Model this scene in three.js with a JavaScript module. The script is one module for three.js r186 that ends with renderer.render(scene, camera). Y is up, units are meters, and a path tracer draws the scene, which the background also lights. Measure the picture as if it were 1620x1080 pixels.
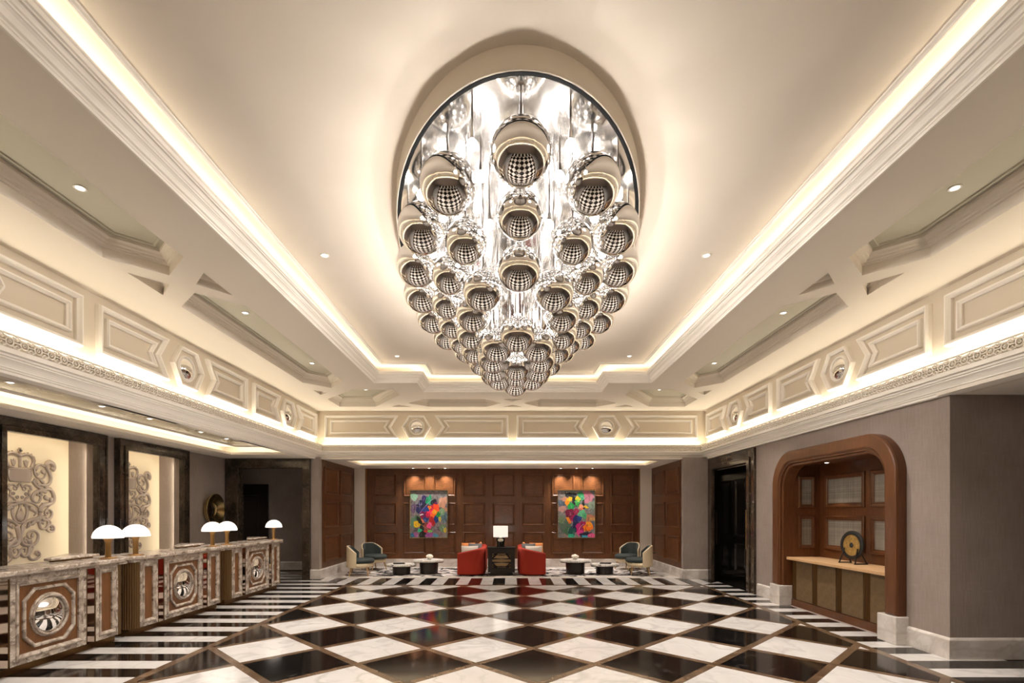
import * as THREE from 'three';
import { mergeGeometries } from 'three/addons/utils/BufferGeometryUtils.js';
import { RoundedBoxGeometry } from 'three/addons/geometries/RoundedBoxGeometry.js';
import { RectAreaLightUniformsLib } from 'three/addons/lights/RectAreaLightUniformsLib.js';

// ------------------------------------------------------------------ camera, exposure, light levels
RectAreaLightUniformsLib.init();
const scene = new THREE.Scene();
scene.background = new THREE.Color(0x000000);
const renderer = new THREE.WebGLRenderer({ antialias: true });
renderer.toneMapping = THREE.LinearToneMapping;
renderer.toneMappingExposure = 1.1;
renderer.shadowMap.enabled = true;
const EYE = 1.7;
const camera = new THREE.PerspectiveCamera(2 * Math.atan(540 / 810) * 180 / Math.PI, 1.5, 0.05, 60);
camera.position.set(0, EYE, 0);
camera.lookAt(0, EYE, -1);
camera.setViewOffset(1620, 1080, 4, -270, 1620, 1080);      // level camera, lens shifted up
camera.updateProjectionMatrix();
const WARM = new THREE.Color().setRGB(1.0, 0.905, 0.71);       // LED strips in the coves
const SOFTWARM = new THREE.Color().setRGB(1.0, 0.92, 0.84);   // recessed spots
const LAMPWARM = new THREE.Color().setRGB(1.0, 0.92, 0.82);   // chandelier and table lamps
const LEVEL = { trayCove: 15, friezeCove: 25, deskCove: 14, alcoveCove: 18, bulb: 0.42, spot: 24, niche: 16 };

// ------------------------------------------------------------------ small helpers (D is depth in front of the camera: z = -D)
let seed = 7;
const rnd = () => ((seed = (seed * 1664525 + 1013904223) >>> 0) / 4294967296);
const used = {};
function numbered(n) { const k = used[n] = (used[n] ?? -1) + 1; return k ? n + '_' + String(k).padStart(3, '0') : n; }
function tag(o, label, category, group) { o.userData.label = label; o.userData.category = category; if (group) o.userData.group = group; return o; }
function thing(name, label, category, X = 0, Y = 0, D = 0, turn = 0, group) {
  const g = new THREE.Group(); g.name = numbered(name); g.position.set(X, Y, -D); g.rotation.y = turn; scene.add(g);
  return tag(g, label, category, group);
}
function mesh(name, geo, mat, parent) {
  const m = new THREE.Mesh(geo, mat); m.name = parent ? name : numbered(name); m.castShadow = m.receiveShadow = true;
  (parent || scene).add(m); return m;
}
function struct(name, geo, mat) {
  const o = geo ? new THREE.Mesh(geo, mat) : new THREE.Group();
  if (geo) o.castShadow = o.receiveShadow = true;
  o.name = name; o.userData.kind = 'structure'; scene.add(o); return o;
}
function copyOf(src, label) { const c = src.clone(); c.name = numbered(src.name.replace(/_\d{3}$/, '')); c.userData = { ...src.userData, label }; scene.add(c); return c; }
// planar uv in metres from the dominant face direction
function metreUV(geo, ou = 0, ov = 0, turn = false) {
  const g = geo.index ? geo.toNonIndexed() : geo, p = g.attributes.position, n = p.count, uv = new Float32Array(n * 2);
  const a = new THREE.Vector3(), b = new THREE.Vector3(), c = new THREE.Vector3(), e = new THREE.Vector3(), f = new THREE.Vector3();
  for (let i = 0; i < n; i += 3) {
    a.fromBufferAttribute(p, i); b.fromBufferAttribute(p, i + 1); c.fromBufferAttribute(p, i + 2);
    e.subVectors(b, a); f.subVectors(c, a); e.cross(f);
    const ax = Math.abs(e.x), ay = Math.abs(e.y), az = Math.abs(e.z);
    [a, b, c].forEach((v, k) => {
      let u, w;
      if (ay >= ax && ay >= az) { u = v.x; w = v.z; } else if (ax >= az) { u = v.z; w = v.y; } else { u = v.x; w = v.y; }
      if (turn) [u, w] = [w, u];
      uv[(i + k) * 2] = u + ou; uv[(i + k) * 2 + 1] = w + ov;
    });
  }
  g.setAttribute('uv', new THREE.BufferAttribute(uv, 2));
  return g;
}
const flat = g => { const q = g.index ? g.toNonIndexed() : g; q.computeVertexNormals(); return q; };
// axis-aligned box between two corners in X, Y, D
function slab(X0, X1, Y0, Y1, D0, D1) {
  const g = new THREE.BoxGeometry(Math.abs(X1 - X0), Math.abs(Y1 - Y0), Math.abs(D1 - D0));
  g.translate((X0 + X1) / 2, (Y0 + Y1) / 2, -(D0 + D1) / 2); return metreUV(g);
}
function rbox(w, h, d, r = 0.01, seg = 2) { return metreUV(new RoundedBoxGeometry(w, h, d, seg, r)); }
function merged(list) {
  return mergeGeometries(list.map(g => { const q = g.index ? g.toNonIndexed() : g; for (const k of Object.keys(q.attributes)) if (!['position', 'normal', 'uv'].includes(k)) q.deleteAttribute(k); return q; }));
}
const shapeOf = pts => { const s = new THREE.Shape(); pts.forEach(([x, y], i) => i ? s.lineTo(x, y) : s.moveTo(x, y)); s.closePath(); return s; };
// polygon in plan (X, D) lifted from Y0 to Y1
function planSlab(pts, Y0, Y1, holes = [], bevel = 0) {
  const s = Array.isArray(pts) ? shapeOf(pts) : pts; for (const h of holes) s.holes.push(shapeOf(h));
  const g = new THREE.ExtrudeGeometry(s, { depth: Y1 - Y0 - 2 * bevel, bevelEnabled: bevel > 0, bevelSize: bevel, bevelThickness: bevel, bevelOffset: -bevel, bevelSegments: 2, curveSegments: 24 });
  g.rotateX(-Math.PI / 2); g.translate(0, Y0 + bevel, 0); return metreUV(g);
}
// polygon in a wall plane facing +-X: shape (D, Y), from X0 to X1
function sideSlab(shape, X0, X1, holes = [], bevel = 0, curveSegments = 16) {
  const s = Array.isArray(shape) ? shapeOf(shape) : shape; for (const h of holes) s.holes.push(Array.isArray(h) ? shapeOf(h) : h);
  const t = Math.abs(X1 - X0);
  const g = new THREE.ExtrudeGeometry(s, { depth: t - 2 * bevel, bevelEnabled: bevel > 0, bevelSize: bevel, bevelThickness: bevel, bevelOffset: -bevel, bevelSegments: 2, curveSegments });
  g.rotateY(Math.PI / 2);                                     // (D, Y, h) -> (h, Y, -D)
  g.translate(Math.min(X0, X1) + bevel, 0, 0); return metreUV(g);
}
// mitred sweep of a profile [[offset inward, height]] along a polyline of the plane, mapped to the world by map(u, v, h)
function sweep(pts, profile, map, closed = true) {
  const n = pts.length; let area = 0;
  for (let i = 0; i < n; i++) { const a = pts[i], b = pts[(i + 1) % n]; area += a[0] * b[1] - b[0] * a[1]; }
  const sg = closed ? Math.sign(area) : 1, off = [];
  for (let i = 0; i < n; i++) {
    const p = pts[(i + n - 1) % n], c = pts[i], q = pts[(i + 1) % n];
    let d1 = [c[0] - p[0], c[1] - p[1]], d2 = [q[0] - c[0], q[1] - c[1]];
    if (!closed && i === 0) d1 = d2; if (!closed && i === n - 1) d2 = d1;
    const l1 = Math.hypot(...d1), l2 = Math.hypot(...d2);
    const n1 = [-d1[1] / l1 * sg, d1[0] / l1 * sg], n2 = [-d2[1] / l2 * sg, d2[0] / l2 * sg];
    const m = [n1[0] + n2[0], n1[1] + n2[1]], k = 2 / (m[0] * m[0] + m[1] * m[1]);
    off.push([m[0] * k, m[1] * k]);
  }
  const pos = [], uv = []; let run = 0;
  for (let i = 0; i < (closed ? n : n - 1); i++) {
    const j = (i + 1) % n, len = Math.hypot(pts[j][0] - pts[i][0], pts[j][1] - pts[i][1]); let w = 0;
    for (let k = 0; k + 1 < profile.length; k++) {
      const [o0, h0] = profile[k], [o1, h1] = profile[k + 1], dw = Math.hypot(o1 - o0, h1 - h0);
      const P = (q, o, h) => map(pts[q][0] + off[q][0] * o, pts[q][1] + off[q][1] * o, h);
      const A = P(i, o0, h0), B = P(j, o0, h0), C = P(j, o1, h1), E = P(i, o1, h1);
      const sw = sg > 0 ? [A, B, C, A, C, E] : [A, C, B, A, E, C];
      sw.forEach(v => pos.push(...v));
      const ua = [run, w], ub = [run + len, w], uc = [run + len, w + dw], ue = [run, w + dw];
      (sg > 0 ? [ua, ub, uc, ua, uc, ue] : [ua, uc, ub, ua, ue, uc]).forEach(v => uv.push(...v));
      w += dw;
    }
    run += len;
  }
  const g = new THREE.BufferGeometry();
  g.setAttribute('position', new THREE.Float32BufferAttribute(pos, 3)); g.setAttribute('uv', new THREE.Float32BufferAttribute(uv, 2));
  g.computeVertexNormals(); return g;
}
const inPlan = (u, v, h) => [u, h, -v];
const onSide = (X, s) => (u, v, h) => [X + s * h, v, -u];     // wall facing s along X, (D, Y)
const onBack = D => (u, v, h) => [u, v, -D + h];              // wall facing the camera, (X, Y)
const onFront = D => (u, v, h) => [u, v, -D - h];
// skin over rings of points
function loft(rings, capped = true, closedRing = true) {
  const n = rings[0].length, pos = [], idx = [], uv = [];
  rings.forEach((r, i) => r.forEach((v, k) => { pos.push(v.x, v.y, v.z); uv.push(k / n, i / rings.length); }));
  for (let i = 0; i + 1 < rings.length; i++) for (let k = 0; k < (closedRing ? n : n - 1); k++) {
    const a = i * n + k, b = i * n + (k + 1) % n, c = a + n, d = b + n; idx.push(a, c, b, b, c, d);
  }
  if (capped) for (const [i, s] of [[0, 1], [rings.length - 1, -1]]) {
    const c = pos.length / 3, m = rings[i].reduce((t, v) => t.add(v), new THREE.Vector3()).divideScalar(n);
    pos.push(m.x, m.y, m.z); uv.push(0.5, 0.5);
    for (let k = 0; k < n; k++) { const a = i * n + k, b = i * n + (k + 1) % n; s > 0 ? idx.push(c, a, b) : idx.push(c, b, a); }
  }
  const g = new THREE.BufferGeometry(); g.setAttribute('position', new THREE.Float32BufferAttribute(pos, 3)); g.setAttribute('uv', new THREE.Float32BufferAttribute(uv, 2));
  g.setIndex(idx); g.computeVertexNormals(); return g;
}
function taperTube(points, r0, r1, seg = 20, rad = 6, flatten = 1, bulge = 0) {    // points [x, y] in a plane, relief along z
  const c = new THREE.CatmullRomCurve3(points.map(p => new THREE.Vector3(p[0], p[1], p[2] || 0))), rings = [];
  for (let i = 0; i <= seg; i++) {
    const t = i / seg, p = c.getPointAt(t), d = c.getTangentAt(t), nx = -d.y, ny = d.x, r = (r0 + (r1 - r0) * t) * (1 + bulge * Math.sin(Math.PI * t)), ring = [];
    for (let k = 0; k < rad; k++) { const a = k / rad * Math.PI * 2; ring.push(new THREE.Vector3(p.x + nx * Math.cos(a) * r, p.y + ny * Math.cos(a) * r, p.z + Math.sin(a) * r * flatten)); }
    rings.push(ring);
  }
  return loft(rings);
}
const lathe = (pts, seg = 40) => new THREE.LatheGeometry(pts.map(p => new THREE.Vector2(p[0], p[1])), seg);
function rod(r, x, y0, y1, z, seg = 10) { const g = new THREE.CylinderGeometry(r, r, y1 - y0, seg); g.translate(x, (y0 + y1) / 2, z); return g; }
function barBetween(a, b, w, t) {     // square bar
  const A = new THREE.Vector3(...a), B = new THREE.Vector3(...b), L = A.distanceTo(B), g = new THREE.BoxGeometry(w, t, L);
  g.applyQuaternion(new THREE.Quaternion().setFromUnitVectors(new THREE.Vector3(0, 0, 1), B.clone().sub(A).normalize()));
  g.translate((A.x + B.x) / 2, (A.y + B.y) / 2, (A.z + B.z) / 2); return metreUV(g);
}

// ------------------------------------------------------------------ procedural materials
const hash = (x, y, s) => { let h = (x * 374761393 + y * 668265263 + s * 974711) | 0; h = Math.imul(h ^ (h >>> 13), 1274126177); return ((h ^ (h >>> 16)) >>> 0) / 4294967296; };
function vnoise(x, y, per, s) {      // tileable value noise
  const xi = Math.floor(x), yi = Math.floor(y), fx = x - xi, fy = y - yi, m = v => ((v % per) + per) % per;
  const u = fx * fx * (3 - 2 * fx), v = fy * fy * (3 - 2 * fy);
  const a = hash(m(xi), m(yi), s), b = hash(m(xi + 1), m(yi), s), c = hash(m(xi), m(yi + 1), s), d = hash(m(xi + 1), m(yi + 1), s);
  return a + (b - a) * u + (c - a) * v + (a - b - c + d) * u * v;
}
function fbm(u, v, f, oct, s) { let t = 0, a = 0.5, k = 0; for (let i = 0; i < oct; i++) { t += a * vnoise(u * f, v * f, f, s + i * 13); k += a; a *= 0.5; f *= 2; } return t / k; }
function texture(size, metres, fn, srgb = true) {
  const data = new Uint8Array(size * size * 4);
  for (let j = 0; j < size; j++) for (let i = 0; i < size; i++) {
    const c = fn(i / size, j / size), o = (j * size + i) * 4;
    for (let k = 0; k < 3; k++) data[o + k] = Math.max(0, Math.min(255, Math.round((c.length ? c[k] : c) * 255)));
    data[o + 3] = 255;
  }
  const t = new THREE.DataTexture(data, size, size); t.wrapS = t.wrapT = THREE.RepeatWrapping;
  t.magFilter = THREE.LinearFilter; t.minFilter = THREE.LinearFilter; if (srgb) t.colorSpace = THREE.SRGBColorSpace;
  const [mx, my] = Array.isArray(metres) ? metres : [metres, metres]; t.repeat.set(1 / mx, 1 / my); t.needsUpdate = true; return t;
}
const mix3 = (a, b, t) => [a[0] + (b[0] - a[0]) * t, a[1] + (b[1] - a[1]) * t, a[2] + (b[2] - a[2]) * t];
const rgb = h => [(h >> 16 & 255) / 255, (h >> 8 & 255) / 255, (h & 255) / 255];
const std = (o) => new THREE.MeshPhysicalMaterial(o);
const vein = (u, v, f, s, sharp) => { const a = fbm(u, v, f, 4, s); return Math.max(0, 1 - Math.abs(a - 0.5) * sharp); };
function marble(size, metres, base, alt, veinCol, f, s, sharp, amount, mottle) {
  return texture(size, metres, (u, v) => {
    const w = fbm(u, v, 4, 3, s + 50) * 0.35, m = fbm(u + w, v + w, f, 5, s);
    let c = mix3(base, alt, Math.min(1, Math.max(0, (m - 0.5) * mottle + 0.5)));
    const k = Math.max(vein(u + w, v, f, s + 5, sharp), 0.6 * vein(u, v + w, f * 2, s + 9, sharp * 1.3)) * amount * (0.35 + 0.9 * fbm(u, v, 4, 2, s + 77));
    return mix3(c, veinCol, Math.min(1, k));
  });
}
const M = {};
M.plaster = std({ color: 0xe9dfd2, roughness: 0.85 });
M.ceilingPaint = std({ color: 0xe6dacb, roughness: 0.9 });
M.moulding = std({ color: 0xf3ece2, roughness: 0.6 });
M.frieze = std({ color: 0xd8cbb7, roughness: 0.85 });
M.coffer = std({ color: 0xbab4a2, roughness: 0.45 });
M.leaf = std({ color: 0xb7ab90, roughness: 0.38, metalness: 0.35, roughnessMap: texture(256, 1.6, (u, v) => 0.55 + 0.5 * fbm(u, v, 6, 4, 3), false) });
M.white = std({ map: marble(512, 2.3, rgb(0xdedbd8), rgb(0xcdc9c6), rgb(0xa5a09c), 4, 11, 15, 0.5, 2.0), roughness: 0.14 });
M.black = std({ map: marble(512, 2.1, rgb(0x0b0a0a), rgb(0x151312), rgb(0x8d857c), 5, 23, 60, 0.35, 1.4), roughness: 0.09, specularIntensity: 0.7 });
M.brown = std({ map: marble(512, 0.9, rgb(0x6d5743), rgb(0x4f3c2c), rgb(0x9c8568), 6, 31, 22, 0.45, 2.4), roughness: 0.16 });
M.darkMarble = std({ map: marble(512, 1.1, rgb(0x2a221c), rgb(0x463a2f), rgb(0x85745f), 6, 37, 26, 0.4, 2.2), roughness: 0.12 });
M.deskMarble = std({ map: texture(512, 0.62, (u, v) => {
  const w = fbm(u, v, 4, 4, 61) * 0.6, b = fbm(u + w, v + 0.4 * w, 6, 5, 65), k = Math.pow(Math.abs(Math.sin((u * 2 + v * 3 + w * 2.2) * Math.PI * 2)), 0.6);
  let c = mix3(rgb(0xc0b2a4), rgb(0x5c4d42), Math.min(0.85, Math.max(0, (b - 0.4) * 2.0 + 0.3 * (1 - k))));
  return mix3(c, rgb(0xe6dcd0), vein(u + w, v, 6, 71, 18) * 0.6);
}), roughness: 0.2 });
M.baseMarble = std({ map: marble(512, 1.3, rgb(0xe2dcd6), rgb(0xc9c0b8), rgb(0xa3978d), 4, 41, 15, 0.5, 2), roughness: 0.22 });
M.tableMarble = std({ map: marble(256, 0.5, rgb(0xeeeae4), rgb(0xddd6ce), rgb(0x1c1a19), 4, 47, 22, 1.1, 1.5), roughness: 0.4 });
const weave = (a, b, s) => texture(512, 0.8, (u, v) => { const st = fbm(u * 1, v * 0.06, 96, 2, s), h = fbm(u * 0.1, v, 64, 2, s + 4), l = fbm(u, v, 5, 3, s + 8); return mix3(a, b, 0.55 * st + 0.2 * h + 0.35 * l - 0.05); });
M.wall = std({ map: weave(rgb(0x85776f), rgb(0x9e9088), 81), roughness: 0.75 });
function wood(metresU, metresV, a, b, s, rough) {     // grain runs along v
  return std({ map: texture(512, [metresU, metresV], (u, v) => {
    const w = fbm(u, v, 3, 3, s) * 0.12, g = fbm(u + w, v * 0.125, 48, 3, s + 3), f = fbm(u, v * 0.125, 128, 1, s + 6), l = fbm(u, v, 4, 3, s + 9);
    return mix3(a, b, 0.5 * g + 0.25 * f + 0.3 * l);
  }), roughness: rough });
}
M.walnut = wood(0.8, 1.6, rgb(0x3e2410), rgb(0x82502d), 101, 0.34);
M.walnutPanel = std({ map: M.walnut.map.clone(), roughness: 0.36 }); M.walnutPanel.map.rotation = Math.PI / 2; M.walnutPanel.map.repeat.set(1 / 1.6, 1 / 0.8);
M.teak = wood(0.7, 1.5, rgb(0x432513), rgb(0x774a29), 113, 0.3);
M.deskWood = wood(0.6, 1.2, rgb(0x5a3a1e), rgb(0x8a5830), 127, 0.35);
M.oak = wood(0.5, 1.4, rgb(0xb98f63), rgb(0xdcb88c), 131, 0.4);
M.ebony = wood(0.5, 1.2, rgb(0x17100d), rgb(0x2a1f19), 137, 0.35);
M.cane = std({ map: texture(256, 0.25, (u, v) => { const a = Math.abs(Math.sin(u * 40 * Math.PI)), b = Math.abs(Math.sin(v * 40 * Math.PI)), l = fbm(u, v, 6, 3, 141); return mix3(rgb(0x43331f), rgb(0x7d6441), 0.35 * a + 0.35 * b + 0.35 * l); }), roughness: 0.5 });
M.linen = std({ map: texture(512, 0.5, (u, v) => { const a = vnoise(u * 90, 0, 90, 1), b = vnoise(0, v * 90, 90, 2), l = fbm(u, v, 4, 3, 151); return mix3(rgb(0x5f584e), rgb(0x9c9386), 0.4 * a + 0.4 * b + 0.25 * l); }), roughness: 0.8 });
M.lacquer = std({ color: 0x0d0a09, roughness: 0.08, clearcoat: 1, clearcoatRoughness: 0.04 });
M.mirror = std({ color: 0xf4f2f0, metalness: 1, roughness: 0.015 });
M.plate = std({ color: 0xf4f2f0, metalness: 1, roughness: 0.1 });
M.chrome = std({ color: 0xe4e0dc, metalness: 1, roughness: 0.06 });
M.smokedMirror = std({ color: 0xb9aa9c, metalness: 1, roughness: 0.03 });
M.brass = std({ color: 0xbd9560, metalness: 1, roughness: 0.28 });
M.darkBrass = std({ color: 0x6d5233, metalness: 1, roughness: 0.34 });
M.bronze = std({ color: 0x7d6243, metalness: 0.9, roughness: 0.42 });
M.paleBrass = std({ color: 0xcbb583, metalness: 1, roughness: 0.2 });
M.crest = std({ color: 0xb9a99d, metalness: 0.45, roughness: 0.36 });
M.nichePanel = std({ color: 0xf3e3c6, roughness: 0.7 });
M.red = std({ color: 0x9c2206, roughness: 0.8, sheen: 0.2, sheenColor: new THREE.Color(0xd84a26), sheenRoughness: 0.5 });
M.slate = std({ color: 0x2d3534, roughness: 0.7, sheen: 0.3, sheenColor: new THREE.Color(0x66706e) });
M.cream = std({ color: 0xd9c6a4, roughness: 0.55 });
M.legBrass = std({ color: 0xc6a67c, metalness: 0.7, roughness: 0.35 });
M.cushionWhite = std({ color: 0xd5cdc4, roughness: 0.9 });
M.cushionGrey = std({ color: 0x6d6c6e, roughness: 0.9 });
M.cushionStripe = std({ map: texture(128, 0.16, (u) => (u % 0.5) < 0.22 ? rgb(0xf2c27a) : rgb(0xd75a14)), roughness: 0.85 });
M.petal = std({ color: 0xf1e9d8, roughness: 0.8 });
M.blackLiner = std({ color: 0x050505, roughness: 0.9, specularIntensity: 0.2 });
M.rubber = std({ color: 0x14110f, roughness: 0.6 });
M.glow = (r, g, b, k) => std({ color: 0x111111, emissive: new THREE.Color().setRGB(r, g, b), emissiveIntensity: k, roughness: 0.6 });
M.ledGlow = M.glow(1, 0.82, 0.55, 2.5);
M.spotGlow = M.glow(1, 0.93, 0.82, 5);
M.bulbGlow = M.glow(1, 0.96, 0.92, 60);
M.domeGlow = std({ color: 0xf7f2ea, roughness: 0.35, emissive: new THREE.Color().setRGB(1, 0.93, 0.85), emissiveIntensity: 0.95 });
M.shadeGlow = std({ color: 0xf6efe6, roughness: 0.9, emissive: new THREE.Color().setRGB(1, 0.94, 0.86), emissiveIntensity: 0.6 });
M.trim = std({ color: 0xf5f0e8, roughness: 0.4 });

function strip(parent, X0, D0, X1, D1, Y, w, level, color = WARM) {      // upward LED strip lying in a cove
  const L = Math.hypot(X1 - X0, D1 - D0), g = new THREE.BoxGeometry(L, 0.012, w), turn = Math.atan2(D1 - D0, X1 - X0);
  const s = mesh('light_strip', g, M.ledGlow, parent); s.position.set((X0 + X1) / 2, Y - 0.008, -(D0 + D1) / 2); s.rotation.y = turn;
  const l = new THREE.RectAreaLight(color, level, L, w); l.name = 'cove_strip'; l.position.set((X0 + X1) / 2, Y + 0.004, -(D0 + D1) / 2);
  l.rotation.order = 'YXZ'; l.rotation.set(Math.PI / 2, turn, 0); scene.add(l);
}
const downRing = lathe([[0.034, 0.0], [0.036, -0.006], [0.05, -0.006], [0.052, 0], [0.036, 0.004], [0.034, 0.03]], 28), downDisc = lathe([[0.0005, -0.014], [0.02, -0.011], [0.034, -0.004], [0.034, -0.001], [0.0005, -0.001]], 28);
function downlight(X, Y, D, label, group, level = LEVEL.spot, cone = 0.75, target) {
  const t = thing('recessed_downlight', label, 'downlight', X, Y, D, 0, group);
  mesh('trim_ring', downRing, M.trim, t); mesh('light_lens', downDisc, M.spotGlow, t);
  const l = new THREE.SpotLight(SOFTWARM, level, 0, cone, 0.7, 2); l.name = 'downlight_beam'; l.position.set(X, Y - 0.02, -D); l.castShadow = true; l.shadow.radius = 1.5;
  l.target.position.set(...(target || [X, 0, -D])); scene.add(l, l.target); return t;
}

// ================================================================== THE SETTING
// ------------------------------------------------------------------ floor
const S = 1.335, NX = -0.38, ND = 5.73, FX0 = -3.8, FX1 = 4.5, FD0 = -0.28, FD1 = 11.95, BAND = 0.11;
const floor = struct('floor', slab(-9.2, 9.2, -0.14, -0.02, -1.7, 16.4), M.brown);
function clipPoly(poly, a, b, c) {       // keep a*x + b*y <= c
  const out = []; for (let i = 0; i < poly.length; i++) {
    const p = poly[i], q = poly[(i + 1) % poly.length], fp = a * p[0] + b * p[1] - c, fq = a * q[0] + b * q[1] - c;
    if (fp <= 0) out.push(p); if (fp * fq < 0) { const t = fp / (fp - fq); out.push([p[0] + (q[0] - p[0]) * t, p[1] + (q[1] - p[1]) * t]); }
  } return out;
}
const inRect = (p, x0, x1, y0, y1) => { for (const [a, b, c] of [[-1, 0, -x0], [1, 0, x1], [0, -1, -y0], [0, 1, y1]]) p = clipPoly(p, a, b, c); return p; };
const polyArea = p => { let s = 0; p.forEach((a, i) => { const b = p[(i + 1) % p.length]; s += a[0] * b[1] - b[0] * a[1]; }); return Math.abs(s / 2); };
function tile(name, poly, mat) { if (poly.length < 3 || polyArea(poly) < 0.002) return; const g = planSlab(poly, -0.02, 0); const u = rnd() * 7, w = rnd() * 7, a = g.attributes.uv; for (let i = 0; i < a.count; i++) a.setXY(i, a.getX(i) + u, a.getY(i) + w); mesh(name, g, mat, floor); }
{
  const h = S / 2, sw = 0.09, t = h - sw / Math.SQRT2 - 0.002, f0 = FX0 + BAND / 2 + 0.002, f1 = FX1 - BAND / 2 - 0.002, g0 = FD0 + BAND / 2 + 0.002, g1 = FD1 - BAND / 2 - 0.002;
  for (let j = -10; j <= 11; j++) for (let i = -8; i <= 9; i++) {
    const x = NX + i * h, d = ND + j * h;
    if ((i + j) & 1) tile('diamond_tile', inRect([[x - t, d], [x, d - t], [x + t, d], [x, d + t]], f0, f1, g0, g1), (j & 1) ? M.white : M.black);
    else {
      const r = sw / Math.SQRT2 - 0.001;
      tile('corner_inset', inRect([[x - r, d], [x, d - r], [x + r, d], [x, d + r]], f0, f1, g0, g1), M.brown);
      for (const s of [-1, 1]) {           // strips from this node away from the camera, left and right
        const e = r / 2 + 0.001, ax = x + s * e, ad = d + e, bx = x + s * (h - e), bd = d + h - e, q = sw / Math.SQRT2 / 2 - 0.001;
        tile('marble_strip', inRect([[ax - s * q, ad + q], [ax + s * q, ad - q], [bx + s * q, bd - q], [bx - s * q, bd + q]], f0, f1, g0, g1), M.brown);
      }
    }
  }
  // frame of brown marble around the diamonds
  const bb = BAND / 2, quad = (a, b, c, d) => [[a, c], [b, c], [b, d], [a, d]];
  for (let d = FD0 - bb; d < FD1 - 0.1; d += 1.36) for (const X of [FX0, FX1]) tile('border_band', quad(X - bb, X + bb, d + 0.001, Math.min(d + 1.359, FD1 - bb)), M.brown);
  for (let x = FX0 - bb; x < FX1; x += 1.36) for (const D of [FD0, FD1]) tile('border_band', quad(x + 0.001, Math.min(x + 1.359, FX1 + bb), D - bb, D + bb), M.brown);
  // striped borders, mitred where they meet
  const p = 0.29, li = FX0 - bb - 0.002, ri = FX1 + bb + 0.002, bi = FD1 + bb + 0.002;
  for (let k = -26; k < 36; k++) {
    const d0 = 5.57 + k * p, d1 = d0 + p; if (d1 < -1.6 || d0 > 15.2) continue;
    let q = inRect(quad(-9.0, li, d0 + 0.001, d1 - 0.001), -9.0, li, -1.6, 15.1); if (d0 > 11.8) q = clipPoly(q, 1, 1, li + bi);
    if (d1 > 13.1) q = inRect(q, -9, -5.06, 0, 16);
    tile('stripe_tile', q, (k & 1) ? M.black : M.white);
    q = inRect(quad(ri, 9.0, d0 + 0.001, d1 - 0.001), ri, d0 > 5.6 ? 5.7 : 9.0, -1.6, 13.05); if (d0 > 11.8) q = clipPoly(q, -1, 1, bi - ri);
    tile('stripe_tile', q, (k & 1) ? M.white : M.black);
  }
  for (let k = -18; k < 20; k++) {
    const x0 = -0.4 + k * p, m = quad(x0 + 0.001, x0 + p - 0.001, bi, 13.2);
    tile('stripe_tile', clipPoly(clipPoly(inRect(m, -5.1, 5.2, bi, 13.2), -1, -1, -(li + bi)), 1, -1, ri - bi), (k & 1) ? M.white : M.black);
  }
  tile('stone_slab', quad(-4.95, 4.6, 13.202, 16.0), M.baseMarble);
  for (let k = 0; k < 12; k++) tile('stripe_tile', quad(FX0 + k * 0.692, FX0 + 0.69 + k * 0.692, -1.6, FD0 - bb - 0.002), (k & 1) ? M.white : M.black);
}

// ------------------------------------------------------------------ ceiling: coffered soffit, sunken tray, cove lights
const CX = 0.07, SOF = 4.31, TOP = 4.66;
const mx = x => 2 * CX - x, md = d => 11.74 - d;      // mirror lines of the ceiling pattern
const tray = [[-2.73, 1.46], [-1.86, 1.46], [-1.86, 0.67], [2.0, 0.67], [2.0, 1.46], [2.87, 1.46], [2.87, 10.34], [2.0, 10.34], [2.0, 11.13], [-1.86, 11.13], [-1.86, 10.34], [-2.73, 10.34]];
const sideHex = [[-4.17, 6.5], [-3.75, 6.09], [-3.33, 6.5], [-3.33, 10.25], [-3.75, 10.76], [-4.17, 10.3]];
const cornerHex = [[-4.2, 12.65], [-4.2, 11.81], [-3.35, 10.9], [-2.44, 10.9], [-2.44, 11.4], [-3.3, 12.65]];
const backHex = [[-2.42, 12.25], [-2.0, 11.81], [-0.57, 11.81], [-0.19, 12.25], [-0.57, 12.68], [-2.0, 12.68]];
const tris = [[[-4.17, 5.57], [-3.9, 5.87], [-4.17, 6.17]], [[-3.33, 5.57], [-3.6, 5.87], [-3.33, 6.17]], [[-4.2, 10.94], [-3.96, 11.16], [-4.2, 11.4]],
  [[-2.93, 12.68], [-2.69, 12.42], [-2.43, 12.68]], [[-0.17, 11.81], [0.07, 12.06], [0.31, 11.81]], [[-0.17, 12.68], [0.07, 12.43], [0.31, 12.68]]];
const both = (pts, fx, fd) => pts.map(([x, d]) => [fx ? mx(x) : x, fd ? md(d) : d]);
const coffers = [];
for (const fx of [0, 1]) for (const fd of [0, 1]) for (const c of [sideHex, cornerHex, backHex]) coffers.push([both(c, fx, fd), c === cornerHex ? 'corner' : c === backHex ? 'end' : 'side']);
const triCoffers = [];
tris.forEach((t, i) => { for (const fx of i < 4 ? [0, 1] : [0]) for (const fd of i < 2 ? [0] : [0, 1]) triCoffers.push(both(t, fx, fd)); });
const ceiling = struct('ceiling');
mesh('ceiling_panel', slab(-5.3, 5.3, TOP, TOP + 0.1, -1.7, 13.7), M.ceilingPaint, ceiling);
mesh('soffit', planSlab([[-5.1, -1.5], [5.25, -1.5], [5.25, 13.5], [-5.1, 13.5]], SOF, SOF + 0.03, [tray, ...coffers.map(c => c[0]), ...triCoffers]), M.plaster, ceiling);
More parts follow.
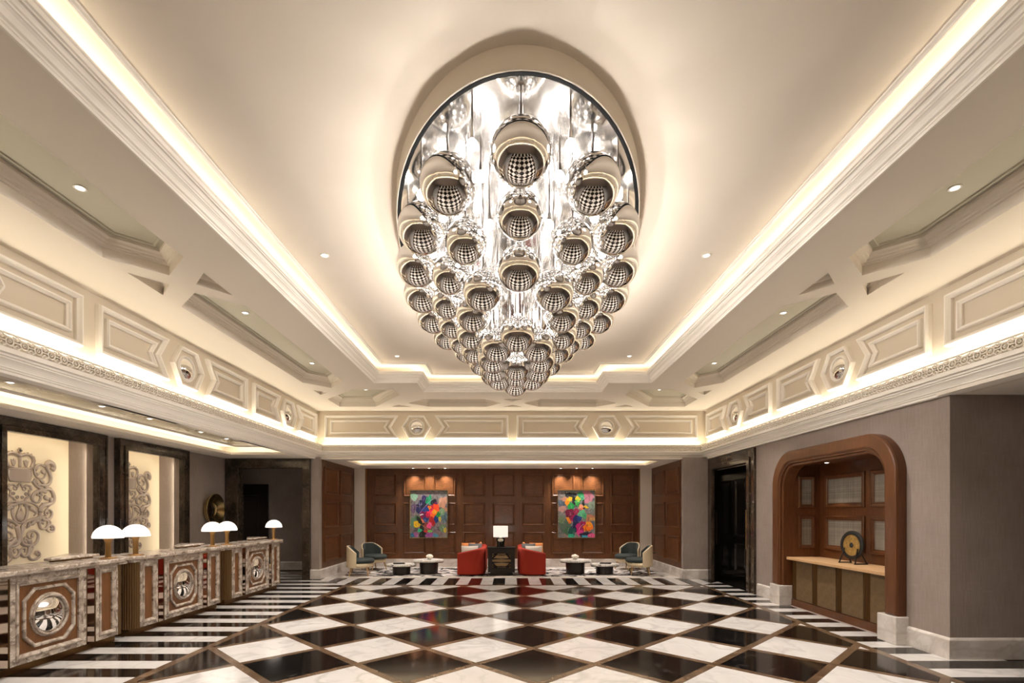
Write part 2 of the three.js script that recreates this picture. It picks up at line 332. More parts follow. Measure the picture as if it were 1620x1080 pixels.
mesh('tray_cornice', sweep(tray, [[-0.012, 4.3085], [0.005, 4.3085], [0.005, 4.33], [0.012, 4.335], [0.012, 4.347], [0.03, 4.352], [0.036, 4.37], [0.046, 4.386], [0.062, 4.398], [0.07, 4.4], [0.07, 4.412], [0.082, 4.416], [0.088, 4.43], [0.1, 4.444], [0.118, 4.452], [0.13, 4.455], [0.13, 4.488], [0.142, 4.492], [0.142, 4.505], [0.115, 4.505], [0.115, 4.44], [-0.4, 4.44], [-0.4, TOP]], inPlan), M.moulding, ceiling);
mesh('ceiling_moulding', sweep(tray, [[0.17, TOP], [0.17, TOP - 0.022], [0.185, TOP - 0.03], [0.2, TOP - 0.03], [0.208, TOP - 0.018], [0.225, TOP - 0.012], [0.225, TOP]], inPlan), M.moulding, ceiling);
for (const [c] of coffers) {
  const g = new THREE.Group(); g.name = 'coffer'; ceiling.add(g);
  mesh('coffer_moulding', sweep(c, [[-0.012, SOF - 0.0015], [0.004, SOF - 0.0015], [0.004, SOF + 0.1], [0.025, SOF + 0.1], [0.03, SOF + 0.118], [0.05, SOF + 0.122], [0.056, SOF + 0.14], [0.075, SOF + 0.146], [0.085, SOF + 0.165], [0.1, SOF + 0.175], [0.115, SOF + 0.18], [0.115, SOF + 0.215]], inPlan), M.plaster, g);
  mesh('coffer_panel', planSlab(c, SOF + 0.215, SOF + 0.235), M.coffer, g);
  if (c.length === 6) mesh('inner_bead', sweep(c, [[0.155, SOF + 0.215], [0.155, SOF + 0.203], [0.172, SOF + 0.198], [0.185, SOF + 0.203], [0.19, SOF + 0.215]], inPlan), M.coffer, g);
}
for (const t of triCoffers) {
  const g = new THREE.Group(); g.name = 'coffer'; ceiling.add(g);
  mesh('coffer_moulding', sweep(t, [[-0.01, SOF - 0.0015], [0.004, SOF - 0.0015], [0.004, SOF + 0.08], [0.02, SOF + 0.085], [0.03, SOF + 0.1], [0.04, SOF + 0.12]], inPlan), M.plaster, g);
  mesh('coffer_panel', planSlab(t, SOF + 0.12, SOF + 0.135), M.coffer, g);
}
tray.forEach(([x, d], i) => {
  const [x2, d2] = tray[(i + 1) % tray.length], L = Math.hypot(x2 - x, d2 - d), ux = (x2 - x) / L, ud = (d2 - d) / L, nx = ud, nd = -ux, o = 0.02;
  strip(ceiling, x + nx * o + ux * 0.04, d + nd * o + ud * 0.04, x2 + nx * o - ux * 0.04, d2 + nd * o - ud * 0.04, 4.462, 0.04, LEVEL.trayCove);
});

// ------------------------------------------------------------------ upper walls with the panelled frieze, cornice and pierced cresting
const RX0 = -4.97, RX1 = 5.07, RD0 = -1.2, RD1 = 13.25;
const room = [[RX0, RD0], [RX1, RD0], [RX1, RD1], [RX0, RD1]];
const friezeL = struct('wall_upper_left', slab(RX0 - 0.18, RX0, 3.06, 4.4, RD0 - 0.2, RD1 + 0.2), M.frieze);
const friezeR = struct('wall_upper_right', slab(RX1, RX1 + 0.18, 3.06, 4.4, RD0 - 0.2, RD1 + 0.2), M.frieze);
const friezeB = struct('wall_upper_back', slab(RX0, RX1, 3.06, 4.4, RD1, RD1 + 0.2), M.frieze);
const friezeF = struct('wall_upper_front', slab(RX0, RX1, 3.06, 4.4, RD0 - 0.2, RD0), M.frieze);
const cornice = struct('trim_1');
mesh('cornice', sweep(room, [[-0.1, 3.058], [0.035, 3.058], [0.035, 3.085], [0.055, 3.09], [0.06, 3.105], [0.075, 3.11], [0.075, 3.122], [0.088, 3.14], [0.105, 3.158], [0.125, 3.172], [0.14, 3.178], [0.14, 3.192], [0.16, 3.197], [0.165, 3.215], [0.2, 3.222], [0.2, 3.27], [0.165, 3.27], [0.165, 3.228], [0, 3.228]], inPlan), M.moulding, cornice);
// pierced cresting: rings and crossed bars between two rails
const RING = (() => {
  const parts = [], u = 0.15, hgt = 0.128;
  const r = new THREE.TorusGeometry(0.04, 0.0075, 6, 16); r.scale(1, 1, 0.8); parts.push(metreUV(r));
  const r2 = new THREE.TorusGeometry(0.013, 0.0065, 5, 10); parts.push(metreUV(r2));
  for (const s of [-1, 1]) for (const q of [-1, 1]) { parts.push(barBetween([s * 0.026, q * 0.026, 0], [s * u / 2, q * hgt / 2, 0], 0.011, 0.011)); parts.push(barBetween([s * u / 2, q * 0.018, 0], [s * 0.034, q * 0.054, 0], 0.009, 0.009)); }
  for (const s of [-1, 1]) parts.push(barBetween([s * 0.034, 0, 0], [s * 0.075, 0, 0], 0.009, 0.009));
  return flat(merged(parts));
})();
function cresting(parent, from, to, map, turn) {
  const n = Math.round((to - from) / 0.15), list = [];
  for (let i = 0; i < n; i++) { const g = RING.clone(); g.rotateY(turn); const [x, y, z] = map(from + (i + 0.5) * (to - from) / n); g.translate(x, y, z); list.push(g); }
  const m = mesh('pierced_cresting', merged(list), M.moulding, parent); m.userData.kind = 'stuff';
}
cresting(cornice, RD0 + 0.2, RD1 - 0.2, t => [RX0 + 0.183, 3.336, -t], Math.PI / 2);
cresting(cornice, RD0 + 0.2, RD1 - 0.2, t => [RX1 - 0.183, 3.336, -t], Math.PI / 2);
cresting(cornice, RX0 + 0.2, RX1 - 0.2, t => [t, 3.336, -RD1 + 0.183], 0);
cresting(cornice, RX0 + 0.2, RX1 - 0.2, t => [t, 3.336, -RD0 - 0.183], 0);
mesh('cresting_rail', sweep(room, [[0.172, 3.268], [0.172, 3.274], [0.195, 3.274]], inPlan), M.moulding, cornice);
mesh('cresting_rail', sweep(room, [[0.174, 3.4], [0.174, 3.414], [0.192, 3.414], [0.192, 3.4], [0.174, 3.4]], inPlan), M.moulding, cornice);
mesh('strip_ledge', sweep(room, [[0, 3.385], [0.115, 3.385], [0.115, 3.408], [0, 3.408]], inPlan), M.moulding, cornice);
strip(cornice, RX0 + 0.075, RD0 + 0.15, RX0 + 0.075, RD1 - 0.15, 3.421, 0.04, LEVEL.friezeCove);
strip(cornice, RX1 - 0.075, RD0 + 0.15, RX1 - 0.075, RD1 - 0.15, 3.421, 0.04, LEVEL.friezeCove);
strip(cornice, RX0 + 0.15, RD1 - 0.075, RX1 - 0.15, RD1 - 0.075, 3.421, 0.04, LEVEL.friezeCove);
strip(cornice, RX0 + 0.15, RD0 + 0.075, RX1 - 0.15, RD0 + 0.075, 3.421, 0.04, LEVEL.friezeCove);
// frieze units: notched panels either side of a hexagon with a convex mirror
const bead = (w, h) => [[0, 0], [0, h * 0.6], [w * 0.2, h], [w * 0.5, h], [w * 0.7, h * 0.7], [w, h * 0.45], [w, 0]];
const FY0 = 3.6, FY1 = 4.2, FYM = 3.9;
const domeGeo = lathe([[0.0005, 0.075], [0.03, 0.0735], [0.06, 0.068], [0.09, 0.0575], [0.12, 0.043], [0.15, 0.022], [0.17, 0.004], [0.172, 0]], 48); domeGeo.rotateX(Math.PI / 2);
const domeRing = lathe([[0.166, 0], [0.166, 0.02], [0.172, 0.03], [0.181, 0.033], [0.189, 0.03], [0.193, 0.018], [0.2, 0.014], [0.204, 0]], 48); domeRing.rotateX(Math.PI / 2);
function friezeUnit(wall, a, b, c, map, place) {      // from a to b, hexagon at c
  const notch = 0.2, hw = 0.2, hx = 0.38, k = 0.46;
  const panel = (s) => {
    const far = s < 0 ? a : b, near = c + s * k, q = near + s * notch;
    mesh('panel_moulding', sweep([[far, FY0], [far, FY1], [near, FY1], [q, FYM], [near, FY0]], bead(0.06, 0.075), map), M.moulding, wall);
    const i = 0.125, f2 = far - s * i * 1.1, n2 = near + s * (i + 0.1), q2 = n2 + s * 0.11;
    mesh('panel_moulding', sweep([[f2, FY0 + i], [f2, FY1 - i], [n2, FY1 - i], [q2, FYM], [n2, FY0 + i]], bead(0.05, 0.055), map), M.moulding, wall);
  };
  panel(-1); panel(1);
  mesh('hexagon_moulding', sweep([[c - hw, FY0], [c - hx, FYM], [c - hw, FY1], [c + hw, FY1], [c + hx, FYM], [c + hw, FY0]], bead(0.055, 0.07), map), M.moulding, wall);
  const r = mesh('medallion_ring', domeRing, M.moulding, wall), m = mesh('convex_mirror', domeGeo, M.mirror, wall); place(r, c); place(m, c);
}
for (const [a, b, c] of [[6.14, 9.6, 7.87], [9.87, 13.05, 11.46], [2.45, 5.9, 4.17], [-1.0, 2.2, 0.6]]) {
  friezeUnit(friezeL, a, b, c, onSide(RX0, 1), (o, d) => { o.position.set(RX0, FYM, -d); o.rotation.y = Math.PI / 2; });
  friezeUnit(friezeR, a, b, c, onSide(RX1, -1), (o, d) => { o.position.set(RX1, FYM, -d); o.rotation.y = -Math.PI / 2; });
}
for (const [a, b, c] of [[-4.77, -0.03, -2.4], [0.18, 4.85, 2.51]]) {
  friezeUnit(friezeB, a, b, c, onBack(RD1), (o, x) => o.position.set(x, FYM, -RD1));
  friezeUnit(friezeF, a, b, c, onFront(RD0), (o, x) => { o.position.set(x, FYM, -RD0); o.rotation.y = Math.PI; });
}

// ------------------------------------------------------------------ lower walls
const LW = -7.2, NB = -7.69, NICHES = [[7.2, 8.86], [9.5, 11.17]], NY0 = 0.3, NY1 = 2.87;
const quadDY = (d0, d1, y0, y1) => [[d0, y0], [d1, y0], [d1, y1], [d0, y1]];
const wallLeft = struct('wall_left', sideSlab(quadDY(-1.6, 13.1, 0, 3.3), LW - 0.12, LW, NICHES.map(n => quadDY(n[0], n[1], NY0, NY1))), M.wall);
for (const [d0, d1] of NICHES) {
  const g = new THREE.Group(); g.name = 'niche'; wallLeft.add(g);
  mesh('back_panel', slab(NB - 0.05, NB, NY0, NY1 + 0.12, d0 - 0.15, d1 + 0.15), M.nichePanel, g);
  mesh('side_panel', slab(NB, LW - 0.1, NY0, NY1 + 0.12, d1 + 0.07, d1 + 0.15), M.wall, g); mesh('side_panel', slab(NB, LW - 0.1, NY0, NY1 + 0.12, d0 - 0.15, d0 - 0.07), M.wall, g);
  mesh('top_panel', slab(NB, LW - 0.1, NY1 + 0.12, NY1 + 0.17, d0 - 0.15, d1 + 0.15), M.plaster, g); mesh('bottom_panel', slab(NB, LW - 0.1, NY0 - 0.04, NY0, d0 - 0.15, d1 + 0.15), M.darkMarble, g);
}
const frontWall = struct('wall_front', slab(-9.2, 9.2, 0, 3.3, -1.75, -1.6), M.wall);
struct('wall_far_left', slab(-9.2, -9.05, 0, 3.3, -1.7, 15.4), M.wall);
struct('wall_far_right', slab(9.0, 9.15, 0, 3.3, -1.7, 6.1), M.wall);
struct('wall_right_return', slab(5.25, 9.1, 0, 3.3, 5.93, 6.05), M.wall);
// right wall: niche opening and door opening
const arch = (d0, d1, top, r, y0 = 0) => { const s = new THREE.Shape(); s.moveTo(d0, y0); s.lineTo(d0, top - r); s.absarc(d0 + r, top - r, r, Math.PI, Math.PI / 2, true); s.lineTo(d1 - r, top); s.absarc(d1 - r, top - r, r, Math.PI / 2, 0, true); s.lineTo(d1, y0); s.closePath(); return s; };
struct('wall_right', sideSlab(quadDY(5.93, 13.2, 0, 3.2), 5.1, 5.25, [arch(6.8, 9.45, 2.56, 0.38, 0.001), quadDY(10.87, 12.75, 0.001, 2.75)]), M.wall);
// back: piers, wall with the passage opening, alcove shell
struct('wall_pier_left', slab(-5.05, -4.83, 0, 3.1, 13.0, 13.2), M.wall);
struct('wall_pier_right', slab(4.43, 5.1, 0, 3.1, 13.05, 13.25), M.wall);
{ const s = shapeOf([[-7.3, 0], [-6.86, 0], [-6.86, 2.85], [-5.24, 2.85], [-5.24, 0], [-5.04, 0], [-5.04, 3.1], [-7.3, 3.1]]);
  const g = new THREE.ExtrudeGeometry(s, { depth: 0.15, bevelEnabled: false }); g.translate(0, 0, -13.15); struct('wall_back_left', metreUV(g), M.wall); }
struct('wall_passage_back', slab(-9.1, -4.95, 0, 3.1, 15.1, 15.25), M.wall);
struct('wall_passage_side', slab(-5.1, -4.95, 0, 3.1, 13.15, 15.15), M.wall);
struct('wall_alcove_back', slab(-4.95, 4.6, 0, 3.3, 16.0, 16.12), M.walnut);
struct('wall_alcove_left', slab(-4.95, -4.83, 0, 3.3, 13.18, 16.05), M.walnut);
struct('wall_alcove_right', slab(4.43, 4.55, 0, 3.3, 13.2, 16.05), M.walnut);
{ // walnut panelling, each raised panel a piece of its own
  const back = scene.getObjectByName('wall_alcove_back'), left = scene.getObjectByName('wall_alcove_left'), right = scene.getObjectByName('wall_alcove_right');
  const rows = [[2.19, 2.89], [1.29, 1.99], [0.4, 1.08]];
  const prof = [[0, 0], [0, 0.026], [0.014, 0.04], [0.03, 0.036], [0.042, 0.018], [0.058, 0.008], [0.058, 0]];
  const put = (wall, map, a, b, y0, y1, inset) => { mesh('panel_moulding', sweep([[a, y0], [b, y0], [b, y1], [a, y1]], prof, map), M.walnut, wall); mesh('panel', inset, M.walnutPanel, wall); };
  for (let c = 0; c < 9; c++) for (const [y0, y1] of rows) {
    const x = -3.88 + c * 0.925, w = 0.35, g = rbox(2 * w - 0.14, y1 - y0 - 0.14, 0.024, 0.006); const p = [x, (y0 + y1) / 2, -16.0 + 0.004];
    g.translate(...p); put(back, onBack(16.0), x - w, x + w, y0, y1, metreUV(g));
  }
  for (let c = 0; c < 2; c++) for (const [y0, y1] of rows) for (const s of [-1, 1]) {
    const a = 13.35 + c * 1.22, b = a + 1.06, X = s < 0 ? -4.83 : 4.43, g = rbox(0.024, y1 - y0 - 0.14, b - a - 0.14, 0.006); g.translate(X - s * 0.004, (y0 + y1) / 2, -(a + b) / 2);
    put(s < 0 ? left : right, onSide(X, -s), a, b, y0, y1, metreUV(g));
  }
  for (const [x0, x1] of [[-4.82, -4.5], [4.07, 4.42]]) mesh('cream_pilaster', slab(x0, x1, 0.24, 3.06, 15.9, 16.0), M.plaster, back);
  for (const x of [-4.47, 4.04]) mesh('brass_strip', slab(x - 0.012, x + 0.012, 0.24, 3.06, 15.95, 16.0), M.brass, back);
}
// low ceilings: over the desks, the alcove, the passage and the open side on the right
const lowC = struct('ceiling_low');
const dTray = [[-6.6, 0.2], [-5.16, 0.2], [-5.16, 12.1], [-6.6, 12.1]], aTray = [[-4.34, 13.55], [3.97, 13.55], [3.97, 14.9], [-4.34, 14.9]];
mesh('soffit', planSlab([[-7.3, -1.6], [-4.98, -1.6], [-4.98, 13.1], [-7.3, 13.1]], 3.06, 3.09, [dTray]), M.plaster, lowC);
mesh('soffit', planSlab([[-4.95, 13.1], [4.55, 13.1], [4.55, 16.05], [-4.95, 16.05]], 3.06, 3.09, [aTray]), M.plaster, lowC);
mesh('soffit', slab(5.0, 9.1, 3.06, 3.1, -1.65, 6.0), M.plaster, lowC);
mesh('soffit', slab(-9.1, -4.95, 3.06, 3.1, 13.1, 15.2), M.plaster, lowC);
const lip = [[-0.0, 3.06], [0.02, 3.062], [0.02, 3.085], [0.008, 3.09], [0.008, 3.12], [-0.03, 3.12], [-0.03, 3.095]];
mesh('edge_moulding', sweep(dTray, lip, inPlan), M.moulding, lowC); mesh('edge_moulding', sweep(aTray, lip, inPlan), M.moulding, lowC);
mesh('raised_ceiling', slab(-6.9, -5.1, 3.27, 3.32, 0, 12.4), M.plaster, lowC);
mesh('leaf_panel', slab(-6.33, -5.16, 3.235, 3.275, 0.6, 11.85), M.leaf, lowC);
mesh('leaf_frame', sweep([[-6.38, 0.55], [-5.15, 0.55], [-5.15, 11.9], [-6.38, 11.9]], [[0, 3.27], [0, 3.22], [0.02, 3.212], [0.045, 3.22], [0.06, 3.235]], inPlan), M.plaster, lowC);
mesh('raised_ceiling', slab(-4.6, 4.2, 3.27, 3.32, 13.2, 15.2), M.plaster, lowC);
mesh('cove_back', sweep([[-6.88, -0.08], [-5.14, -0.08], [-5.14, 12.38], [-6.88, 12.38]], [[0, 3.09], [0, 3.275]], inPlan), M.plaster, lowC);
mesh('cove_back', sweep([[-4.58, 13.28], [4.18, 13.28], [4.18, 15.15], [-4.58, 15.15]], [[0, 3.09], [0, 3.275]], inPlan), M.plaster, lowC);
strip(lowC, -6.72, 0.2, -6.72, 12.2, 3.108, 0.04, LEVEL.deskCove); strip(lowC, -6.6, 12.22, -5.2, 12.22, 3.108, 0.04, LEVEL.deskCove);
strip(lowC, -4.4, 15.02, 4.0, 15.02, 3.108, 0.04, LEVEL.alcoveCove); strip(lowC, -4.46, 13.6, -4.46, 14.9, 3.108, 0.04, LEVEL.alcoveCove); strip(lowC, 4.08, 13.6, 4.08, 14.9, 3.108, 0.04, LEVEL.alcoveCove);
// baseboards
const bb = [[0, 0], [0.028, 0], [0.028, 0.22], [0.02, 0.235], [0.008, 0.245], [0, 0.248]];
const board = (name, pts, map = inPlan) => struct(name, sweep(pts, bb, map, false), M.baseMarble);
board('baseboard_right_return', [[9.0, 5.93], [5.1, 5.93], [5.1, 6.55]]);
board('baseboard_right', [[5.1, 9.72], [5.1, 10.5]]);
board('baseboard_pier_right', [[5.08, 13.05], [4.43, 13.05], [4.43, 16.0], [-4.83, 16.0], [-4.83, 13.0], [-5.05, 13.0]]);
board('baseboard_left', [[LW, 13.0], [LW, 11.4]]);
board('baseboard_passage', [[-5.1, 15.1], [-9.0, 15.1]]);

// ------------------------------------------------------------------ doors and stone surrounds
function surround(name, label, X, s, d0, d1, top, w, proud) {       // marble frame round an opening in a side wall, open at the floor
  const t = thing(name, label, 'door frame');
  const outer = [[d0 - w, 0], [d0, 0], [d0, top], [d1, top], [d1, 0], [d1 + w, 0], [d1 + w, top + w], [d0 - w, top + w]];
  mesh('frame', sideSlab(outer, X, X + s * proud, [], 0.008), M.darkMarble, t);
  const w2 = w * 0.42, inner = [[d0 - w2, 0], [d0, 0], [d0, top], [d1, top], [d1, 0], [d1 + w2, 0], [d1 + w2, top + w2], [d0 - w2, top + w2]];
  mesh('inner_moulding', sideSlab(inner, X + s * proud, X + s * (proud + 0.03), [], 0.01), M.darkMarble, t);
  return t;
}
{ // lacquered double doors on the right
  surround('stone_door_surround', 'dark brown marble surround of the black double doors in the right wall', 5.1, -1, 10.87, 12.75, 2.75, 0.29, 0.05);
  const recess = struct('wall_door_recess'); const R = 5.55;
  mesh('jamb', slab(5.1, R, 0, 2.75, 12.72, 12.78), M.lacquer, recess); mesh('jamb', slab(5.1, R, 0, 2.75, 10.84, 10.9), M.lacquer, recess); mesh('head', slab(5.1, R, 2.72, 2.78, 10.84, 12.78), M.lacquer, recess); mesh('backing', slab(R + 0.06, R + 0.1, 0, 2.8, 10.8, 12.8), M.lacquer, recess);
  mesh('threshold', slab(5.1, R + 0.06, -0.02, 0.004, 10.87, 12.75), M.black, recess);
  for (const [a, b, k] of [[10.9, 11.807, 1], [11.813, 12.72, 2]]) {
    const d = struct('door_' + k, slab(R, R + 0.05, 0.01, 2.72, a, b), M.lacquer);
    for (const [y0, y1] of [[0.25, 0.95], [1.12, 2.5]]) { mesh('door_moulding', sweep([[a + 0.14, y0], [b - 0.14, y0], [b - 0.14, y1], [a + 0.14, y1]], [[0, 0], [0, 0.02], [0.02, 0.028], [0.045, 0.012], [0.06, 0]], onSide(R, -1)), M.lacquer, d); mesh('door_moulding', sweep([[a + 0.25, y0 + 0.11], [b - 0.25, y0 + 0.11], [b - 0.25, y1 - 0.11], [a + 0.25, y1 - 0.11]], [[0, 0], [0.01, 0.014], [0.03, 0.014], [0.03, 0]], onSide(R, -1)), M.lacquer, d); }
    const hd = k === 1 ? b - 0.06 : a + 0.06; mesh('door_handle', rod(0.014, R - 0.06, 0.85, 1.75, -hd), M.brass, d);
    mesh('lock_plate', slab(R - 0.008, R, 1.78, 1.9, hd - 0.03, hd + 0.03), M.paleBrass, d);
  }
}
{ // passage opening at the back left
  const t = thing('stone_door_surround', 'dark brown marble surround of the unlit passage beyond the desks', 'door frame');
  const s = shapeOf([[-7.18, 0], [-6.86, 0], [-6.86, 2.82], [-5.24, 2.82], [-5.24, 0], [-5.05, 0], [-5.05, 3.05], [-7.18, 3.05]]);
  const g = new THREE.ExtrudeGeometry(s, { depth: 0.05, bevelEnabled: true, bevelSize: 0.008, bevelThickness: 0.008, bevelOffset: -0.008, bevelSegments: 2 }); g.translate(0, 0, -12.99); mesh('frame', metreUV(g), M.darkMarble, t);
  mesh('jamb_lining', slab(-6.9, -6.85, 0, 2.83, 12.98, 13.17), M.darkMarble, t); mesh('jamb_lining', slab(-5.25, -5.2, 0, 2.83, 12.98, 13.17), M.darkMarble, t);
  mesh('jamb_lining', slab(-6.9, -5.2, 2.81, 2.86, 12.98, 13.17), M.darkMarble, t);
  const d = struct('door_3', slab(-8.0, -7.2, 0.01, 2.42, 15.04, 15.1), M.ebony);
  mesh('door_moulding', sweep([[-7.86, 0.2], [-7.34, 0.2], [-7.34, 2.24], [-7.86, 2.24]], [[0, 0], [0, 0.015], [0.03, 0.02], [0.05, 0]], onBack(15.04)), M.ebony, d);
  mesh('door_frame', sweep([[-8.1, 0], [-8.1, 2.52], [-7.1, 2.52], [-7.1, 0]], [[0, 0], [0, 0.08], [-0.0, 0.08], [0.1, 0.08], [0.1, 0]], onBack(15.1), true), M.ebony, d);
}
NICHES.forEach(([d0, d1], i) => {
  const t = thing('stone_niche_surround', i ? 'dark marble surround of the lit niche nearer the brass round mirror' : 'dark marble surround of the lit niche cut by the left picture edge', 'niche frame');
  const w = 0.18, outer = [[d0 - w, 0], [d1 + w, 0], [d1 + w, 3.05], [d0 - w, 3.05]];
  mesh('frame', sideSlab(outer, LW, LW + 0.1, [quadDY(d0 + 0.02, d1 - 0.02, NY0, NY1 - 0.02)], 0.01), M.darkMarble, t);
  const w2 = 0.06; mesh('inner_moulding', sideSlab(quadDY(d0 - w2, d1 + w2, NY0 - w2, NY1 + w2), LW + 0.1, LW + 0.125, [quadDY(d0 + 0.02, d1 - 0.02, NY0, NY1 - 0.02)], 0.008), M.darkMarble, t);
  mesh('outer_moulding', sideSlab([[d0 - w, 0], [d0 - w + 0.035, 0], [d0 - w + 0.035, 3.015], [d1 + w - 0.035, 3.015], [d1 + w - 0.035, 0], [d1 + w, 0], [d1 + w, 3.05], [d0 - w, 3.05]], LW + 0.1, LW + 0.115, [], 0.004), M.darkMarble, t);
  // strips hidden behind the surround light the niche
  for (const [a, b] of [[d0 - 0.035, 1], [d1 + 0.035, -1]]) {
    const st = mesh('light_strip', slab(LW - 0.135, LW - 0.125, NY0 + 0.1, NY1, a - 0.012, a + 0.012), M.ledGlow, t); st.name = 'light_strip';
    const l = new THREE.RectAreaLight(WARM, LEVEL.niche, 0.03, NY1 - NY0 - 0.2); l.name = 'niche_strip'; l.position.set(LW - 0.14, (NY0 + NY1) / 2, -a);
    l.lookAt(LW, (NY0 + NY1) / 2, -a); l.rotation.set(0, -Math.PI / 2, 0); l.rotation.y = Math.PI / 2; scene.add(l);
  }
  const l = new THREE.RectAreaLight(WARM, LEVEL.niche, d1 - d0 - 0.1, 0.04); l.name = 'niche_strip'; l.position.set(LW - 0.14, NY1 + 0.1, -(d0 + d1) / 2); l.lookAt(NB + 0.05, 1.2, -(d0 + d1) / 2); scene.add(l);
  mesh('light_strip', slab(LW - 0.16, LW - 0.12, NY1 + 0.105, NY1 + 0.115, d0 + 0.05, d1 - 0.05), M.ledGlow, t);
});

// ------------------------------------------------------------------ gong niche in the right wall
{
  const X = 5.1, BX = 5.7, d0 = 6.85, d1 = 9.4;
  const t = thing('wooden_niche_surround', 'rounded walnut surround arching over the gong counter', 'niche frame');
  const bandShape = (o0, o1, r0, t0, r1, t1) => { const P = a => { const q = a.getPoints(20).map(v => [v.x, v.y]); if (Math.hypot(q[0][0] - q[q.length - 1][0], q[0][1] - q[q.length - 1][1]) < 1e-6) q.pop(); return q; }; return shapeOf([...P(arch(d0 - o0, d1 + o0, 2.52 + t0, r0, 0.36)), ...P(arch(d0 - o1, d1 + o1, 2.52 + t1, r1, 0.36)).reverse()]); };
  mesh('outer_band', sideSlab(bandShape(0.28, 0.07, 0.6, 0.27, 0.43, 0.07), X - 0.14, X + 0.02, [], 0.03, 32), M.teak, t);
  mesh('middle_bead', sideSlab(bandShape(0.085, 0.04, 0.44, 0.085, 0.4, 0.04), X - 0.115, X + 0.02, [], 0.012, 32), M.teak, t);
  mesh('inner_band', sideSlab(bandShape(0.05, -0.0, 0.41, 0.05, 0.37, 0.0), X - 0.08, X + 0.14, [], 0.014, 32), M.teak, t);
  for (const [a, b] of [[d0 - 0.31, d0 + 0.03], [d1 - 0.03, d1 + 0.31]]) { const g = rbox(0.27, 0.36, b - a, 0.012); g.translate(X - 0.03, 0.18, -(a + b) / 2); mesh('marble_plinth', metreUV(g), M.baseMarble, t); }
  const n = struct('wall_gong_niche');
  mesh('back_panel', slab(BX, BX + 0.05, 0.15, 2.75, d0 - 0.15, d1 + 0.15), M.teak, n); mesh('side_panel', slab(X + 0.13, BX, 0, 2.75, d1, d1 + 0.06), M.teak, n); mesh('side_panel', slab(X + 0.13, BX, 0, 2.75, d0 - 0.06, d0), M.teak, n);
  mesh('top_panel', slab(X + 0.13, BX, 2.55, 2.75, d0, d1), M.teak, n);
  const prof = [[0, 0], [0, 0.022], [0.02, 0.032], [0.045, 0.026], [0.06, 0.012], [0.08, 0.01], [0.08, 0]];
  for (const [a, b] of [[8.2, 9.22], [7.05, 8.06]]) for (const [y0, y1] of [[1.78, 2.36], [1.04, 1.64]]) {
    mesh('panel_frame', sweep([[a, y0], [b, y0], [b, y1], [a, y1]], prof, onSide(BX, -1)), M.teak, n); mesh('woven_panel', slab(BX - 0.008, BX, y0 + 0.075, y1 - 0.075, a + 0.075, b - 0.075), M.linen, n);
  }
  for (const [y0, y1] of [[1.78, 2.36], [1.04, 1.64]]) {
    mesh('panel_frame', sweep([[5.3, y0], [5.6, y0], [5.6, y1], [5.3, y1]], prof.map(([a, b]) => [a * 0.8, b]), onBack(d1)), M.teak, n); mesh('woven_panel', slab(5.36, 5.54, y0 + 0.06, y1 - 0.06, d1 - 0.008, d1), M.linen, n);
  }
  const top = thing('niche_worktop', 'pale oak top of the cabinet under the gong', 'counter top');
  const gt = rbox(BX - X + 0.02, 0.05, d1 - d0 - 0.01, 0.008); gt.translate((BX + X) / 2 - 0.01, 0.86, -(d0 + d1) / 2); mesh('top', metreUV(gt, 0, 0, false), M.oak, top);
  const c = thing('niche_cabinet', 'cabinet with four woven cane doors under the gong', 'cabinet');
  mesh('body', slab(X + 0.1, BX - 0.01, 0.12, 0.834, d0 + 0.01, d1 - 0.01), M.ebony, c); mesh('plinth', slab(X + 0.06, BX - 0.01, 0.0, 0.12, d0 + 0.01, d1 - 0.01), M.teak, c);
  const w = (d1 - d0 - 0.02) / 4;
  for (let k = 0; k < 4; k++) {
    const a = d0 + 0.01 + k * w, f = new THREE.Group(); f.name = 'door'; c.add(f);
    mesh('cane_panel', slab(X + 0.08, X + 0.1, 0.13, 0.83, a + 0.006, a + w - 0.14), M.cane, f);
    for (let q = 0; q < 3; q++) { const g = rod(0.02, X + 0.09, 0.13, 0.83, -(a + w - 0.115 + q * 0.042), 12); mesh('fluted_stile', g, M.darkBrass, f); }
  }
  // gong
  const g = thing('gong', 'brass gong with black rim on a small black stand in the niche', 'gong', 5.42, 0.888, 8.1, 0);
  const disc = lathe([[0.0005, 0.012], [0.05, 0.014], [0.17, 0.01], [0.175, 0.0], [0.17, -0.01], [0.0005, -0.01]], 56), rim = lathe([[0.168, 0.016], [0.18, 0.02], [0.22, 0.018], [0.228, 0.008], [0.228, -0.014], [0.22, -0.02], [0.168, -0.016], [0.168, 0.016]], 56), boss = lathe([[0.0005, 0.022], [0.03, 0.02], [0.04, 0.014], [0.042, 0.008]], 32);
  M.gong = std({ map: texture(256, 0.4, (u, v) => mix3(rgb(0x8a6a34), rgb(0xd9b56b), fbm(u, v, 12, 4, 201))), roughness: 0.42, metalness: 0.55 });
  const face = new THREE.Group(); face.name = 'disc_assembly'; g.add(face); face.position.set(0, 0.29, 0); face.rotation.set(0, -1.44, 0);
  for (const [nm, ge, ma] of [['brass_disc', metreUV(disc), M.gong], ['black_rim', rim, M.rubber], ['black_boss', boss, M.rubber]]) { const q = ge.clone(); q.rotateX(Math.PI / 2); q.computeVertexNormals(); mesh(nm, q, ma, face); }
